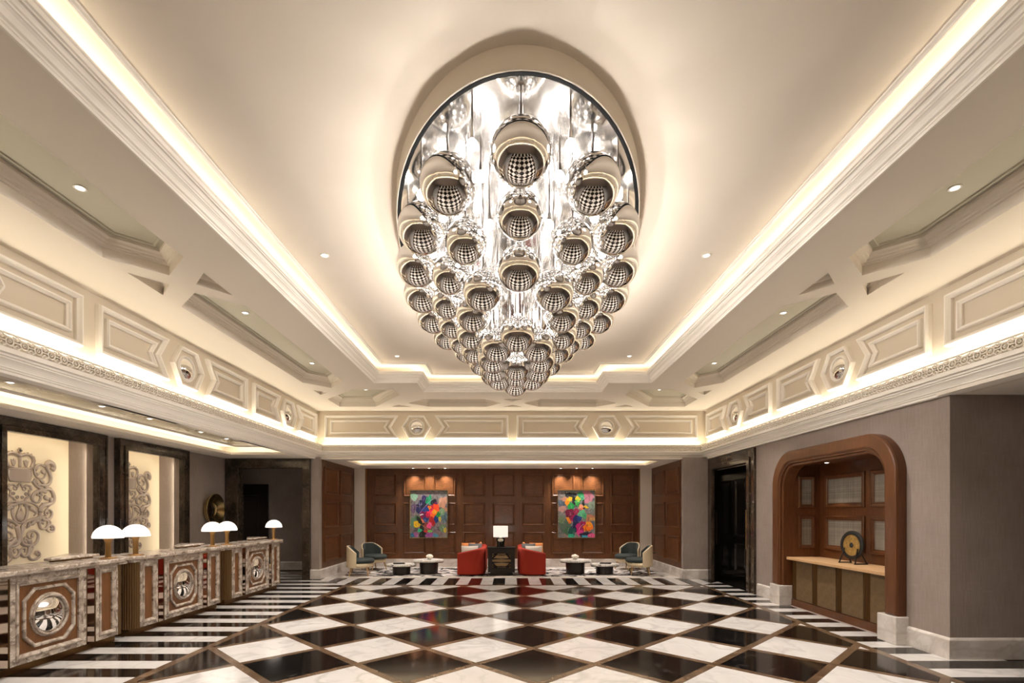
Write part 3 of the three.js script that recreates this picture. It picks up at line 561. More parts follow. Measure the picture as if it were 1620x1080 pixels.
  for (const s of [-1, 1]) { mesh('stand_leg', barBetween([s * 0.16, 0, 0.09], [s * 0.13, 0.24, 0.02], 0.014, 0.014), M.rubber, face).position.y = -0.29; mesh('stand_leg', barBetween([s * 0.16, 0, -0.12], [s * 0.13, 0.2, -0.02], 0.014, 0.014), M.rubber, face).position.y = -0.29; mesh('stand_foot', barBetween([s * 0.16, 0.008, 0.1], [s * 0.16, 0.008, -0.13], 0.016, 0.016), M.rubber, face).position.y = -0.29; }
  for (const d of [7.5, 8.75]) downlight(5.42, 2.55, d, d < 8 ? 'small spot inside the gong niche nearer the camera' : 'small spot inside the gong niche nearer the black doors', 'gong niche spots', 3.0, 0.5, [5.45, 0.86, -d]);
}

// ------------------------------------------------------------------ scrolled crests in the lit niches
function makeCrest(label, D) {
  const k = 0.00195, P = pts => pts.map(([x, y]) => [(x - 115) * k, (620 - y) * k]);
  const t = thing('wall_crest', label, 'wall relief', NB + 0.012, 1.78, D, Math.PI / 2, 'scrolled crests in the niches');
  const scrolls = [
    [[[235, 400], [300, 432], [372, 420], [392, 372], [378, 322], [352, 282], [352, 248], [378, 232], [408, 244], [418, 278], [402, 300]], 8, 18],
    [[[335, 272], [290, 262], [252, 282], [240, 325], [262, 368], [305, 378], [340, 352], [342, 320], [322, 308]], 9, 6],
    [[[225, 405], [262, 445], [320, 470], [378, 462], [415, 505], [418, 560], [388, 588], [340, 598], [300, 622], [288, 662]], 9, 16],
    [[[345, 490], [300, 478], [245, 500], [220, 540], [236, 574], [275, 576], [298, 548], [288, 518], [262, 516]], 13, 7],
    [[[288, 660], [292, 690], [322, 722], [370, 722], [402, 692], [400, 655], [372, 636], [342, 648], [338, 676], [360, 688]], 12, 6],
    [[[282, 690], [284, 750], [298, 794], [334, 802], [362, 776], [366, 742], [342, 728], [320, 742], [322, 764]], 11, 6],
    [[[330, 690], [372, 730], [388, 752], [362, 790], [350, 800], [380, 826], [420, 822], [424, 790], [404, 774], [390, 792]], 9, 7],
    [[[128, 790], [150, 752], [200, 726], [262, 712], [330, 700]], 9, 12],
    [[[142, 772], [128, 820], [122, 880], [140, 920], [190, 932], [240, 924], [270, 890], [272, 846], [244, 816], [206, 816], [182, 840], [186, 872], [214, 880]], 15, 6],
    [[[150, 870], [196, 912], [222, 950], [204, 985], [190, 1020], [214, 1050], [258, 1048], [290, 1026], [284, 994], [258, 984], [246, 1008]], 13, 6],
    [[[205, 890], [196, 950], [182, 1004], [152, 1022], [126, 1002], [122, 968], [142, 952], [162, 966], [156, 988]], 12, 6],
    [[[112, 582], [160, 576], [220, 586], [272, 616], [290, 652]], 9, 7],
    [[[115, 588], [150, 592], [176, 632], [172, 690], [146, 736], [115, 748]], 9, 9],
    [[[108, 600], [124, 640], [136, 676], [128, 706], [112, 716]], 6, 7],
    [[[190, 622], [222, 640], [256, 668], [238, 690]], 16, 4], [[[150, 600], [196, 610], [244, 646]], 12, 4],
  ];
  const leaves = [[258, 290, 24, 60], [322, 320, 20, -40], [268, 340, 18, 10], [310, 400, 20, 150], [350, 440, 22, 40], [396, 470, 18, -60], [300, 505, 20, 100], [352, 540, 26, -30], [392, 560, 24, -100], [330, 590, 20, 160], [372, 606, 18, -120], [250, 730, 26, 190], [222, 752, 24, 215], [188, 770, 22, 235], [280, 720, 20, 200], [300, 740, 18, 160], [222, 850, 18, 80], [160, 900, 24, -40], [200, 960, 18, 120], [270, 1010, 14, 20], [370, 664, 15, 30], [405, 800, 14, 40], [225, 630, 22, -30], [258, 655, 18, -60], [255, 395, 18, -20], [282, 440, 22, -35]];
  const leafGeo = (x, y, r, deg, s) => { const c = Math.cos(deg * Math.PI / 180), n = Math.sin(deg * Math.PI / 180); return taperTube(P([[x - r * c, y + r * n], [x, y + 3], [x + r * 1.3 * c, y - r * 1.3 * n]]).map(([a, b]) => [s * a, b]), r * 0.62 * k, 0.14 * r * k, 8, 6, 0.7, 0.8); };
  for (const s of [-1, 1]) {
    for (const [pts, r0, r1] of scrolls) { const g = taperTube(P(pts).map(([a, b]) => [s * a, b]), r0 * 1.25 * k, r1 * 1.2 * k, 34, 7, 0.9); mesh('scroll', g, M.crest, t); }
    leaves.forEach(([x, y, r, d]) => mesh('leaf', leafGeo(x, y, r, d, s), M.crest, t));
    // mantle beside the crown
    const ml = P([[118, 430], [140, 462], [170, 442], [206, 446], [212, 478], [192, 490], [196, 530], [166, 548], [150, 578], [118, 580]]).map(([a, b]) => [s * a, b]);
    for (let i = 0; i + 1 < ml.length; i++) mesh('mantle_edge', taperTube([ml[i], [(ml[i][0] + ml[i + 1][0]) / 2, (ml[i][1] + ml[i + 1][1]) / 2], ml[i + 1]], 7 * k, 9 * k, 5, 6, 1), M.crest, t);
    for (const [x, y, r] of [[152, 470, 14], [168, 512, 10], [136, 540, 10]]) { const g = new THREE.TorusGeometry(r * k, 5 * k, 6, 16); const [[a, b]] = P([[x, y]]); g.translate(s * a, b, 0); mesh('mantle_boss', g, M.crest, t); }
    // crown arch and lily
    mesh('crown_arch', taperTube(P([[115, 212], [145, 196], [190, 190], [226, 212], [232, 250], [212, 300]]).map(([a, b]) => [s * a, b]), 12 * k, 13 * k, 24, 7, 1), M.crest, t);
    for (let i = 0; i < 8; i++) { const q = i / 7, pt = new THREE.CatmullRomCurve3(P([[125, 200], [150, 186], [192, 178], [234, 206], [242, 250], [226, 292]]).map(([a, b]) => new THREE.Vector3(s * a, b, 0))).getPointAt(q), g = new THREE.SphereGeometry(7 * k, 8, 6); g.translate(pt.x, pt.y, 0.006); mesh('crown_pearl', g, M.crest, t); }
    for (const dd of [-40, 0, 40]) { const a = dd * Math.PI / 180; mesh('crown_lily', taperTube(P([[168, 292], [168 + 12 * Math.sin(a), 268], [168 + 30 * Math.sin(a), 262 - 28 * Math.cos(a)]]).map(([p, b]) => [s * p, b]), 8 * k, 4 * k, 6, 6, 0.8, 0.6), M.crest, t); }
  }
  const cap = []; for (let i = 0; i <= 10; i++) { const v = i / 10, hw = (88 + 12 * Math.sin(Math.PI * v) - 8 * v) * k, y = (620 - (305 + 115 * v)) * k, ring = []; for (let j = 0; j < 44; j++) { const a = j / 44 * Math.PI * 2, rip = 1 + 0.07 * Math.cos(a * 22); ring.push(new THREE.Vector3(Math.cos(a) * hw * rip, y, Math.sin(a) * 0.03 * rip)); } cap.push(ring); }
  mesh('crown_cap', loft(cap), M.crest, t);
  for (const y of [300, 318]) mesh('crown_band', taperTube(P([[20, y], [115, y + 10], [210, y]]), 8 * k, 8 * k, 16, 7, 1.6), M.crest, t);
  mesh('crown_cross', merged([[-0.012, 0.012, 0.05, 0.12]].flatMap(() => { const a = new THREE.BoxGeometry(0.03, 0.11, 0.02), b = new THREE.BoxGeometry(0.07, 0.03, 0.02); const [[x, y]] = P([[115, 170]]); a.translate(x, y, 0); b.translate(x, y + 0.01, 0); return [a, b]; })), M.crest, t);
  { const g = new THREE.SphereGeometry(15 * k, 14, 10), [[x, y]] = P([[115, 208]]); g.translate(x, y, 0); mesh('crown_orb', g, M.crest, t); }
  mesh('crown_arch', taperTube(P([[115, 215], [115, 260], [115, 300]]), 10 * k, 10 * k, 6, 7, 1), M.crest, t);
  { const g = new THREE.SphereGeometry(1, 20, 14); g.scale(34 * k, 44 * k, 0.03); const [[x, y]] = P([[115, 690]]); g.translate(x, y, 0.005); mesh('mask', g, M.crest, t); }
  return t;
}
makeCrest('grey scrolled crest with crown, in the niche cut by the left picture edge', 8.03);
makeCrest('grey scrolled crest with crown, in the niche nearer the brass round mirror', 10.33);

// ------------------------------------------------------------------ brass round mirror
{
  const t = thing('round_mirror', 'round brass mirror with a deep flared rim on the left wall', 'mirror', LW, 1.76, 12.32, Math.PI / 2);
  const rim = lathe([[0.3, 0.0], [0.35, 0.06], [0.385, 0.13], [0.385, 0.145], [0.375, 0.15], [0.36, 0.142], [0.26, 0.085], [0.185, 0.05], [0.172, 0.045], [0.168, 0.03], [0.168, 0.0]], 64); rim.rotateX(Math.PI / 2); mesh('flared_rim', rim, M.paleBrass, t);
  const g = lathe([[0.0005, 0.055], [0.06, 0.052], [0.12, 0.042], [0.17, 0.026]], 48); g.rotateX(Math.PI / 2); mesh('convex_glass', g, M.smokedMirror, t);
}

// ------------------------------------------------------------------ chandelier of mirrored balls
{
  const CXX = 0.08, CD = 6.0, AP = 2.71, BP = 1.22, PY = 4.527;
  const t = thing('ball_chandelier', 'oval chandelier of hanging mirrored balls tapering to one tip', 'chandelier', CXX, 0, CD);
  const oval = (a, b, n, y) => Array.from({ length: n }, (_, i) => { const q = i / n * Math.PI * 2; return [b * Math.sin(q), -a * Math.cos(q)]; });
  const N = 96;
  const skirt = (prof) => { const rings = []; for (let i = 0; i <= N; i++) { const q = i / N * Math.PI * 2; rings.push(prof.map(([o, y]) => new THREE.Vector3((BP + o) * Math.sin(q), y, (AP + o) * Math.cos(q)))); } return loft(rings, false, false); };
  mesh('skirt', skirt([[0.05, 4.66], [0.048, 4.6], [0.048, 4.53], [0.047, 4.51], [0.042, 4.503], [0.036, 4.503]]), M.plaster, t);
  mesh('dark_liner', skirt([[0.037, 4.501], [0.004, 4.501], [0.002, PY + 0.02]]), M.blackLiner, t);
  { const s = new THREE.Shape(); s.absellipse(0, 0, BP + 0.012, AP + 0.012, 0, Math.PI * 2); const g = new THREE.ExtrudeGeometry(s, { depth: 0.02, bevelEnabled: false, curveSegments: 96 }); g.rotateX(-Math.PI / 2); g.translate(0, PY, 0); mesh('mirror_plate', g, M.plate, t); }
  const ball = new THREE.SphereGeometry(1, 64, 40), rodGeo = new THREE.CylinderGeometry(0.013, 0.013, 1, 10), capGeo = new THREE.CylinderGeometry(0.035, 0.04, 0.03, 18), spotB = [];
  const along = (a, b, n, ph) => {     // equal steps along an ellipse, first at the front
    const K = 2000, L = [0]; let px = 0, pz = a; for (let i = 1; i <= K; i++) { const q = i / K * 2 * Math.PI, x = b * Math.sin(q), z = a * Math.cos(q); L.push(L[i - 1] + Math.hypot(x - px, z - pz)); px = x; pz = z; }
    return Array.from({ length: n }, (_, i) => { const s = ((i + ph) / n) * L[K]; let j = 0; while (j < K && L[j] < s) j++; const q = j / K * 2 * Math.PI; return [b * Math.sin(q), a * Math.cos(q)]; });
  };
  const hang = (x, y, z, r) => {
    const m = mesh('mirrored_ball', ball, M.mirror, t); m.position.set(x, y, z); m.scale.setScalar(r);
    const s = mesh('hanging_rod', rodGeo, M.chrome, t); s.position.set(x, (y + r + PY) / 2, z); s.scale.set(1, PY - y - r + 0.01, 1);
    const c = mesh('ball_cap', capGeo, M.chrome, t); c.position.set(x, y + r + 0.008, z);
  };
  for (const [a, b, y, r, n] of [[2.455, 1.07, 4.19, 0.214, 17], [2.085, 0.76, 3.97, 0.178, 15], [1.79, 0.5, 3.7, 0.18, 14], [0.96, 0.275, 3.45, 0.172, 10]]) for (const [x, z] of along(a, b, n, 0)) hang(x, y, z, r);
  for (const z of [0.155, -0.155]) hang(0, 3.36, z, 0.152);
  const bulb = lathe([[0.0005, -0.042], [0.018, -0.039], [0.033, -0.026], [0.038, -0.004], [0.031, 0.018], [0.014, 0.032], [0.01, 0.04]], 16), sock = new THREE.CylinderGeometry(0.014, 0.016, 0.06, 12);
  for (const [a, b, n, y] of [[2.6, 1.165, 17, 4.22], [2.25, 0.92, 16, 4.24], [1.95, 0.66, 15, 4.05], [1.4, 0.42, 12, 3.88], [0.7, 0.1, 6, 3.68]]) for (const [x, z] of along(a, b, n, 0.5)) {
    const m = mesh('light_bulb', bulb, M.bulbGlow, t); m.position.set(x, y, z);
    const s = mesh('bulb_socket', sock, M.chrome, t); s.position.set(x, y + 0.066, z);
    const s2 = mesh('bulb_stem', rodGeo, M.chrome, t); s2.position.set(x, (y + 0.09 + PY) / 2, z); s2.scale.set(0.6, PY - y - 0.09, 0.6);
    const l = new THREE.PointLight(LAMPWARM, LEVEL.bulb, 0, 2); l.name = 'chandelier_bulb'; l.position.set(x + CXX, y, z - CD); l.shadow.radius = 1; l.castShadow = true; scene.add(l);
  }
}

// ------------------------------------------------------------------ downlights in the ceiling
for (const [X, D, w] of [[mx(2.27), 5.9, 'left of the chandelier'], [2.27, 5.9, 'right of the chandelier'], [mx(2.27), 9.7, 'in the far left corner of the tray ceiling'], [2.27, 9.7, 'in the far right corner of the tray ceiling']]) downlight(X, TOP - 0.001, D, 'small white downlight in the tray ceiling ' + w, 'tray ceiling downlights');
for (const s of [0, 1]) for (const [D, w] of [[4.46, 'long coffer nearest the camera'], [2.0, 'long coffer overhead of the camera'], [7.25, 'second long coffer, nearer spot'], [9.7, 'second long coffer, farther spot'], [11.78, 'far corner coffer']]) {
  const X = D > 11 ? -3.31 : -3.74; downlight(s ? mx(X) : X, SOF + 0.214, D, `small white downlight in the ${s ? 'right' : 'left'} ${w}`, 'coffer downlights');
}
[6.04, 7.4, 8.38, 9.77, 10.66].forEach((D, i) => downlight(-5.89, 3.233, D, ['nearest', 'second', 'third', 'fourth', 'farthest'][i] + ' of the five small downlights above the reception desks', 'desk downlights', 2.2, 0.6));
for (const [cx, n] of [[-2.48, 'left'], [2.07, 'right']]) [-0.49, 0, 0.49].forEach((o, i) => downlight(cx + o, 3.06, 15.78, `${['left', 'middle', 'right'][i]} picture spot above the ${n} painting`, 'picture spots', 9, 0.8, [cx + o, 0.9, -15.95]));

downlight(-7.7, 3.059, 14.2, 'small downlight in the passage beyond the desks', null, 5, 0.8);
[-3.3, -1.2, 0.8, 2.9].forEach((X, i) => downlight(X, 3.269, 14.2, ['leftmost', 'second from left', 'third from left', 'rightmost'][i] + ' downlight in the raised ceiling over the lounge', 'lounge downlights', 14, 0.8));

// ------------------------------------------------------------------ paintings
function painting(X, label, paint, seedN) {
  const t = thing('painting', label, 'painting', X, 1.643, 15.93); const W = 1.14, H = 1.46;
  const c = document.createElement('canvas'); c.width = 468; c.height = 600; const g = c.getContext('2d'); seed = seedN; paint(g, 468, 600);
  const tx = new THREE.CanvasTexture(c); tx.colorSpace = THREE.SRGBColorSpace;
  const cv = new THREE.PlaneGeometry(W, H); mesh('canvas', cv, std({ map: tx, roughness: 0.6 }), t).position.z = 0.031;
  const b = new THREE.BoxGeometry(W, H, 0.03); mesh('stretcher', b, M.oak, t).position.z = 0.015;
  mesh('frame', sweep([[-W / 2 - 0.02, -H / 2 - 0.02], [W / 2 + 0.02, -H / 2 - 0.02], [W / 2 + 0.02, H / 2 + 0.02], [-W / 2 - 0.02, H / 2 + 0.02]], [[0, 0], [0, 0.05], [0.018, 0.05], [0.02, 0.0]], (u, v, h) => [u, v, h]), M.paleBrass, t);
}
const blob = (g, col, x, y, rx, ry, rot = 0, wob = 0.27) => { g.fillStyle = col; g.beginPath(); for (let i = 0; i <= 14; i++) { const a = i / 14 * Math.PI * 2, k = i === 14 ? 1 : 1 + (rnd() - 0.5) * 2 * wob, px = Math.cos(a) * rx * k, py = Math.sin(a) * ry * k, X = x + px * Math.cos(rot) - py * Math.sin(rot), Y = y + px * Math.sin(rot) + py * Math.cos(rot); i ? g.lineTo(X, Y) : g.moveTo(X, Y); } g.closePath(); g.fill();
  const al = g.globalAlpha, wd = g.lineWidth; for (let i = 0; i < 9; i++) { g.globalAlpha = 0.1 + 0.2 * rnd(); g.strokeStyle = rnd() < 0.2 ? '#ffffff' : rnd() < 0.5 ? '#08060c' : col; g.lineWidth = 2 + rnd() * Math.min(rx, ry) * 0.3; const a = rnd() * 6.28, q = 0.75 * Math.sqrt(rnd()), sx = x + Math.cos(a) * rx * q, sy = y + Math.sin(a) * ry * q, b = rot + rnd() * 1.4; g.beginPath(); g.moveTo(sx, sy); g.quadraticCurveTo(sx + Math.cos(b) * rx * 0.4, sy + Math.sin(b) * rx * 0.4 + 6, sx + Math.cos(b + 0.6) * rx * 0.7, sy + Math.sin(b + 0.6) * ry * 0.7); g.stroke(); } g.globalAlpha = al; g.lineWidth = wd; };
const wash = (g, W, H, cols) => { g.fillStyle = cols[0]; g.fillRect(0, 0, W, H); g.globalAlpha = 0.4; for (let i = 0; i < 170; i++) blob(g, cols[1 + Math.floor(rnd() * (cols.length - 1))], rnd() * W, rnd() * H, 20 + rnd() * 50, 20 + rnd() * 50, rnd() * 3); g.globalAlpha = 1; };
painting(-2.5, 'painting with a red and orange head shape and navy crest, on the left', (g, W, H) => {
  wash(g, W, H, ['#7a6d70', '#8a7476', '#6f7a73', '#8c8288', '#75686c', '#7f8a84']);
  const B = (c, x, y, a, b, r, w) => blob(g, c, x / 640 * W, y / 820 * H, a / 640 * W, b / 820 * H, r, w);
  g.globalAlpha = 0.85; B('#8dc1a2', 60, 110, 60, 65); B('#d79a7a', 560, 200, 70, 110, 0.5); B('#c98a6c', 600, 330, 50, 40); B('#5f8f70', 60, 560, 70, 110); B('#557a86', 590, 470, 60, 90); B('#7fae7f', 540, 380, 60, 60); B('#6d5078', 60, 300, 60, 80); B('#6a9468', 560, 660, 60, 60); B('#406f4d', 130, 480, 60, 50); g.globalAlpha = 1;
  B('#191a3e', 190, 240, 80, 100, 0.4, 0.3); B('#2a1450', 250, 160, 60, 70, 0.2, 0.3); B('#17205c', 150, 350, 70, 60, 0.6, 0.3); B('#3a1a5c', 280, 330, 90, 60, -0.4, 0.3); B('#0f8a5b', 320, 150, 50, 80, 0.6, 0.3); B('#10a06a', 340, 200, 60, 40, -0.5); B('#160f22', 400, 210, 60, 60); B('#6b0f4a', 430, 250, 40, 60);
  B('#d81e3a', 360, 340, 110, 90); B('#ff4f1c', 440, 330, 60, 110); B('#ff2a55', 350, 380, 60, 50); B('#ff8a12', 330, 300, 34, 34); B('#ff9d10', 420, 370, 50, 46); B('#ff6a10', 370, 450, 70, 44, -0.3); B('#a1113f', 260, 450, 80, 60); B('#7d0f56', 230, 410, 70, 50); B('#c41a1a', 380, 530, 60, 80); B('#e3174b', 300, 420, 40, 36);
  B('#1c3a86', 260, 330, 60, 40); B('#16347e', 250, 510, 50, 56, 0.5); B('#143a84', 450, 500, 50, 66); B('#17963c', 480, 420, 34, 54, 0.4); B('#d8c04a', 510, 500, 26, 44); B('#f2c21e', 120, 580, 62, 66); B('#f08a3a', 200, 530, 40, 34, 0.7); B('#f07f62', 210, 550, 36, 26, 0.7); B('#0c1a12', 150, 520, 34, 90, -0.5); B('#102014', 220, 640, 60, 70); B('#0a0d08', 250, 760, 120, 60);
  B('#8e3b38', 280, 640, 64, 80); B('#d6271f', 270, 710, 44, 26); B('#ff5a9a', 330, 610, 48, 50); B('#27c48e', 160, 700, 40, 32); B('#7fcf6a', 335, 710, 42, 26); B('#d9bf33', 600, 690, 26, 50); B('#a85aa0', 90, 770, 50, 44); B('#9a4f9c', 330, 775, 70, 44); B('#4a8fb0', 430, 780, 50, 34); B('#2f6f96', 30, 780, 34, 44);
  B('#f0e6ea', 190, 420, 36, 12, -0.3); g.strokeStyle = '#b58ad0'; g.lineWidth = 4; g.beginPath(); g.moveTo(110, 300); g.quadraticCurveTo(190, 180, 270, 120); g.stroke(); g.strokeStyle = '#c9b8ff'; g.lineWidth = 3; g.beginPath(); g.moveTo(75, 170); g.lineTo(150, 175); g.moveTo(112, 140); g.lineTo(116, 225); g.stroke(); g.strokeStyle = '#e8c0a0'; g.beginPath(); g.moveTo(130, 430); g.lineTo(230, 500); g.stroke();
}, 21);
painting(2.08, 'painting of green, crimson and orange leaf shapes, on the right', (g, W, H) => {
  wash(g, W, H, ['#77757a', '#8a7f80', '#6d7a72', '#9a8078', '#74707a', '#808a80']);
  const B = (c, x, y, a, b, r, w) => blob(g, c, x / 640 * W, y / 820 * H, a / 640 * W, b / 820 * H, r, w);
  g.globalAlpha = 0.85; B('#556b82', 60, 220, 70, 60); B('#c8948a', 80, 320, 70, 60); B('#d8839a', 520, 110, 110, 110); B('#bd6d80', 500, 60, 80, 60); B('#c77a58', 560, 480, 90, 70); B('#4d6a55', 120, 640, 110, 130); B('#6f8a62', 60, 520, 50, 60); B('#3f6a4c', 200, 700, 90, 90); B('#8fa890', 590, 250, 60, 70); B('#5c6478', 600, 580, 44, 70); B('#d6a35c', 600, 500, 50, 30); B('#cc8a6a', 110, 150, 60, 40); g.globalAlpha = 1;
  B('#0c1118', 220, 80, 100, 40, 0.1, 0.3); B('#0d1a1c', 300, 190, 60, 100, 0.1, 0.3); B('#0a1613', 440, 230, 20, 150, 0.05, 0.3); B('#2f9a5f', 390, 100, 60, 70, 0.2, 0.3); B('#57b487', 420, 130, 40, 40);
  B('#ff9a12', 160, 200, 40, 70, 0.2); B('#f7c31a', 210, 150, 40, 50, 0.6); B('#f2c318', 340, 140, 46, 40); B('#f6c722', 490, 290, 40, 22, 0.4); B('#16a34a', 220, 270, 60, 70, 0.4); B('#38b04a', 340, 210, 44, 60, 0.2); B('#9fcf3a', 350, 170, 26, 34); B('#f2a07c', 400, 290, 46, 44); B('#f26a52', 420, 330, 30, 30);
  B('#7c0d3c', 210, 410, 90, 80); B('#9a1050', 260, 480, 50, 70, 0.4); B('#a11547', 320, 370, 50, 50); B('#1b1f62', 320, 500, 70, 70); B('#173a8a', 370, 490, 40, 50); B('#62c08c', 420, 400, 80, 60, 0.4); B('#4fae7a', 460, 440, 40, 50); B('#ff9d12', 180, 510, 28, 60, -0.5); B('#ff7a1a', 200, 550, 24, 30);
  B('#151a4c', 300, 640, 80, 90, 0.3); B('#0f4f4a', 240, 720, 60, 70); B('#c4187a', 400, 640, 80, 110, 0.2); B('#a8135c', 430, 610, 60, 80); B('#ff7c0e', 520, 640, 90, 80, 0.5); B('#ffa01c', 540, 590, 60, 40, 0.5); B('#d93a8c', 380, 740, 70, 50); B('#1a1230', 480, 760, 110, 40, -0.1, 0.3); B('#25b08c', 230, 790, 60, 36); B('#3a9fc0', 470, 800, 60, 24); B('#e0568e', 580, 780, 60, 40);
  g.strokeStyle = '#f4d9e6'; g.lineWidth = 3; g.beginPath(); g.moveTo(265, 500); g.quadraticCurveTo(290, 440, 330, 430); g.stroke(); g.strokeStyle = '#d8e8c8'; g.lineWidth = 2; g.beginPath(); g.moveTo(200, 143); g.lineTo(330, 145); g.stroke();
}, 33);

// ------------------------------------------------------------------ reception desks
const L2 = (pts, map) => pts.map(([d, y]) => map(d, y));
function makeDesk(label, D) {
  const t = thing('reception_desk', label, 'reception desk', -5.12, 0, D, 0, 'reception desks');
  const side = (h) => (u, v, q) => [h + q, v, -u];
  const bx = (x0, x1, y0, y1, d0, d1) => slab(x0, x1, y0, y1, d0, d1);
  mesh('mirrored_carcass', bx(-0.5, -0.045, 0.1, 1.03, 0.0, 1.95), M.smokedMirror, t);
  mesh('plinth', bx(-0.46, -0.1, 0, 0.1, -0.08, 2.02), M.darkBrass, t);
  const panel = (a, b, round) => {
    const g = new THREE.Group(); g.name = round ? 'medallion_panel' : 'narrow_panel'; t.add(g); const w = round ? 0.085 : 0.075;
    mesh('marble_frame', sideSlab(quadDY(a, b, 0.1, 1.03), -0.045, 0, [quadDY(a + w, b - w, 0.1 + w, 1.03 - w)], 0.006), M.deskMarble, g);
    mesh('marble_bead', sweep([[a + w, 0.1 + w], [b - w, 0.1 + w], [b - w, 1.03 - w], [a + w, 1.03 - w]], [[-0.03, 0], [-0.025, 0.012], [-0.01, 0.016], [0.005, 0.008], [0.02, -0.005], [0.02, -0.03]], side(0)), M.deskMarble, g);
    mesh('wood_panel', bx(-0.045, -0.025, 0.1 + w - 0.01, 1.04 - w, a + w - 0.01, b - w + 0.01), M.deskWood, g);
    for (const d of [a - 0.008, b + 0.008]) mesh('brass_edge', bx(-0.05, -0.004, 0.1, 1.03, d - 0.008, d + 0.008), M.darkBrass, g);
    if (round) {
      const c = (a + b) / 2, m = 0.565, h = 0.325, k = 0.13;
      mesh('octagon_moulding', sweep([[c - h, m - h + k], [c - h + k, m - h], [c + h - k, m - h], [c + h, m - h + k], [c + h, m + h - k], [c + h - k, m + h], [c - h + k, m + h], [c - h, m + h - k]], [[0, 0], [0, 0.018], [0.008, 0.026], [0.026, 0.026], [0.036, 0.016], [0.04, 0]], side(-0.026)), M.deskMarble, g);
      const s = 1.2, r = domeRing.clone(), q = domeGeo.clone(); for (const o of [r, q]) { o.scale(s, s, 1.1); o.rotateY(Math.PI / 2); o.translate(-0.028, m, -c); o.computeVertexNormals(); }
      mesh('marble_ring', metreUV(r), M.deskMarble, g); g.children[g.children.length - 1].geometry.computeVertexNormals(); mesh('convex_mirror', q, M.mirror, g);
    }
  };
  for (const a of [0.376, 1.466]) mesh('mirror_strip', bx(-0.045, -0.006, 0.1, 1.03, a, a + 0.108), M.smokedMirror, t);
  panel(0.0, 0.36, false); panel(0.5, 1.45, true); panel(1.59, 1.95, false);
  // fluted brass corners and framed ends
  for (const [d, s] of [[0, -1], [1.95, 1]]) {
    const g = new THREE.Group(); g.name = 'end_panel'; t.add(g);
    for (let i = 0; i < 8; i++) { const a = (i + 0.5) / 8 * Math.PI / 2; mesh('flute', rod(0.0165, -0.15 + 0.135 * Math.cos(a), 0.1, 1.03, -(d + s * 0.135 * Math.sin(a)), 10), M.bronze, g); }
    { const c = new THREE.CylinderGeometry(0.128, 0.128, 0.93, 24, 1); c.translate(-0.15, 0.565, -d); mesh('corner_core', c, M.darkBrass, g); }
    mesh('end_body', bx(-0.5, -0.16, 0.1, 1.03, d, d + s * 0.13), M.deskMarble, g);
    const e = d + s * 0.13, map = (u, v, h) => [u, v, -(e + s * h)];
    mesh('end_frame', sweep([[-0.5, 0.1], [-0.17, 0.1], [-0.17, 1.03], [-0.5, 1.03]], [[0, 0], [0, 0.018], [0.055, 0.018], [0.06, 0.006], [0.07, 0]], map), M.deskMarble, g);
    mesh('end_glass', bx(-0.44, -0.23, 0.17, 0.96, e, e + s * 0.006), M.smokedMirror, g);
  }
  mesh('top_moulding', bx(-0.5, 0.015, 1.015, 1.045, -0.14, 2.09), M.deskMarble, t);
  const s = new THREE.Shape(), x0 = -0.56, x1 = 0.07, d0 = -0.19, d1 = 2.14, r = 0.22;
  s.moveTo(x0, d0); s.lineTo(x1 - r, d0); s.absarc(x1 - r, d0 + r, r, -Math.PI / 2, 0, false); s.lineTo(x1, d1 - r); s.absarc(x1 - r, d1 - r, r, 0, Math.PI / 2, false); s.lineTo(x0, d1); s.closePath();
  mesh('marble_top', planSlab(s, 1.044, 1.1, [], 0.016), M.deskMarble, t);
  mesh('raised_ledge', planSlab([[-0.33, 1.34], [-0.42, 1.34], [-0.78, 2.06], [-0.33, 2.06]], 1.12, 1.15, [], 0.01), M.deskMarble, t);
  mesh('ledge_support', planSlab([[-0.37, 1.42], [-0.43, 1.42], [-0.7, 2.0], [-0.37, 2.0]], 1.09, 1.122), M.darkBrass, t);
  mesh('wing', planSlab([[-0.5, 1.5], [-0.5, 1.95], [-0.7, 1.95]], 0.1, 1.04), M.deskMarble, t);
  return t;
}
makeDesk('marble and wood reception desk nearest the camera, cut by the left picture edge', 4.75);
makeDesk('marble and wood reception desk in the middle of the row of three', 7.1);
makeDesk('marble and wood reception desk farthest away, beside the passage', 9.45);
[[6.66, 'at the far end of the nearest desk'], [7.15, 'at the near end of the middle desk'], [9.0, 'at the far end of the middle desk'], [9.46, 'at the near end of the farthest desk'], [11.34, 'at the far end of the farthest desk']].forEach(([D, w]) => {
  const t = thing('desk_lamp', 'white dome lamp on a brass stem ' + w, 'table lamp', -5.22, 1.1, D, 0, 'dome lamps on the desks');
  mesh('base', lathe([[0.0005, 0], [0.095, 0], [0.097, 0.006], [0.092, 0.012], [0.05, 0.016], [0.0005, 0.018]], 36), M.brass, t);
  mesh('stem', lathe([[0.036, 0.014], [0.034, 0.03], [0.031, 0.12], [0.033, 0.2], [0.042, 0.24], [0.06, 0.258], [0.062, 0.266], [0.0005, 0.268]], 36), M.brass, t);
  mesh('dome_shade', lathe([...Array.from({ length: 13 }, (_, i) => [Math.max(0.0005, 0.172 * Math.sin(i / 12 * Math.PI / 2)), 0.268 + 0.165 * Math.cos(i / 12 * Math.PI / 2)]), [0.168, 0.264], [0.1, 0.268], [0.04, 0.268]], 48), M.domeGlow, t);
  const l = new THREE.PointLight(LAMPWARM, 0.55, 0, 2); l.name = 'desk_lamp_bulb'; l.position.set(-5.22, 1.42, -D); l.castShadow = true; l.shadow.radius = 2; scene.add(l);
});

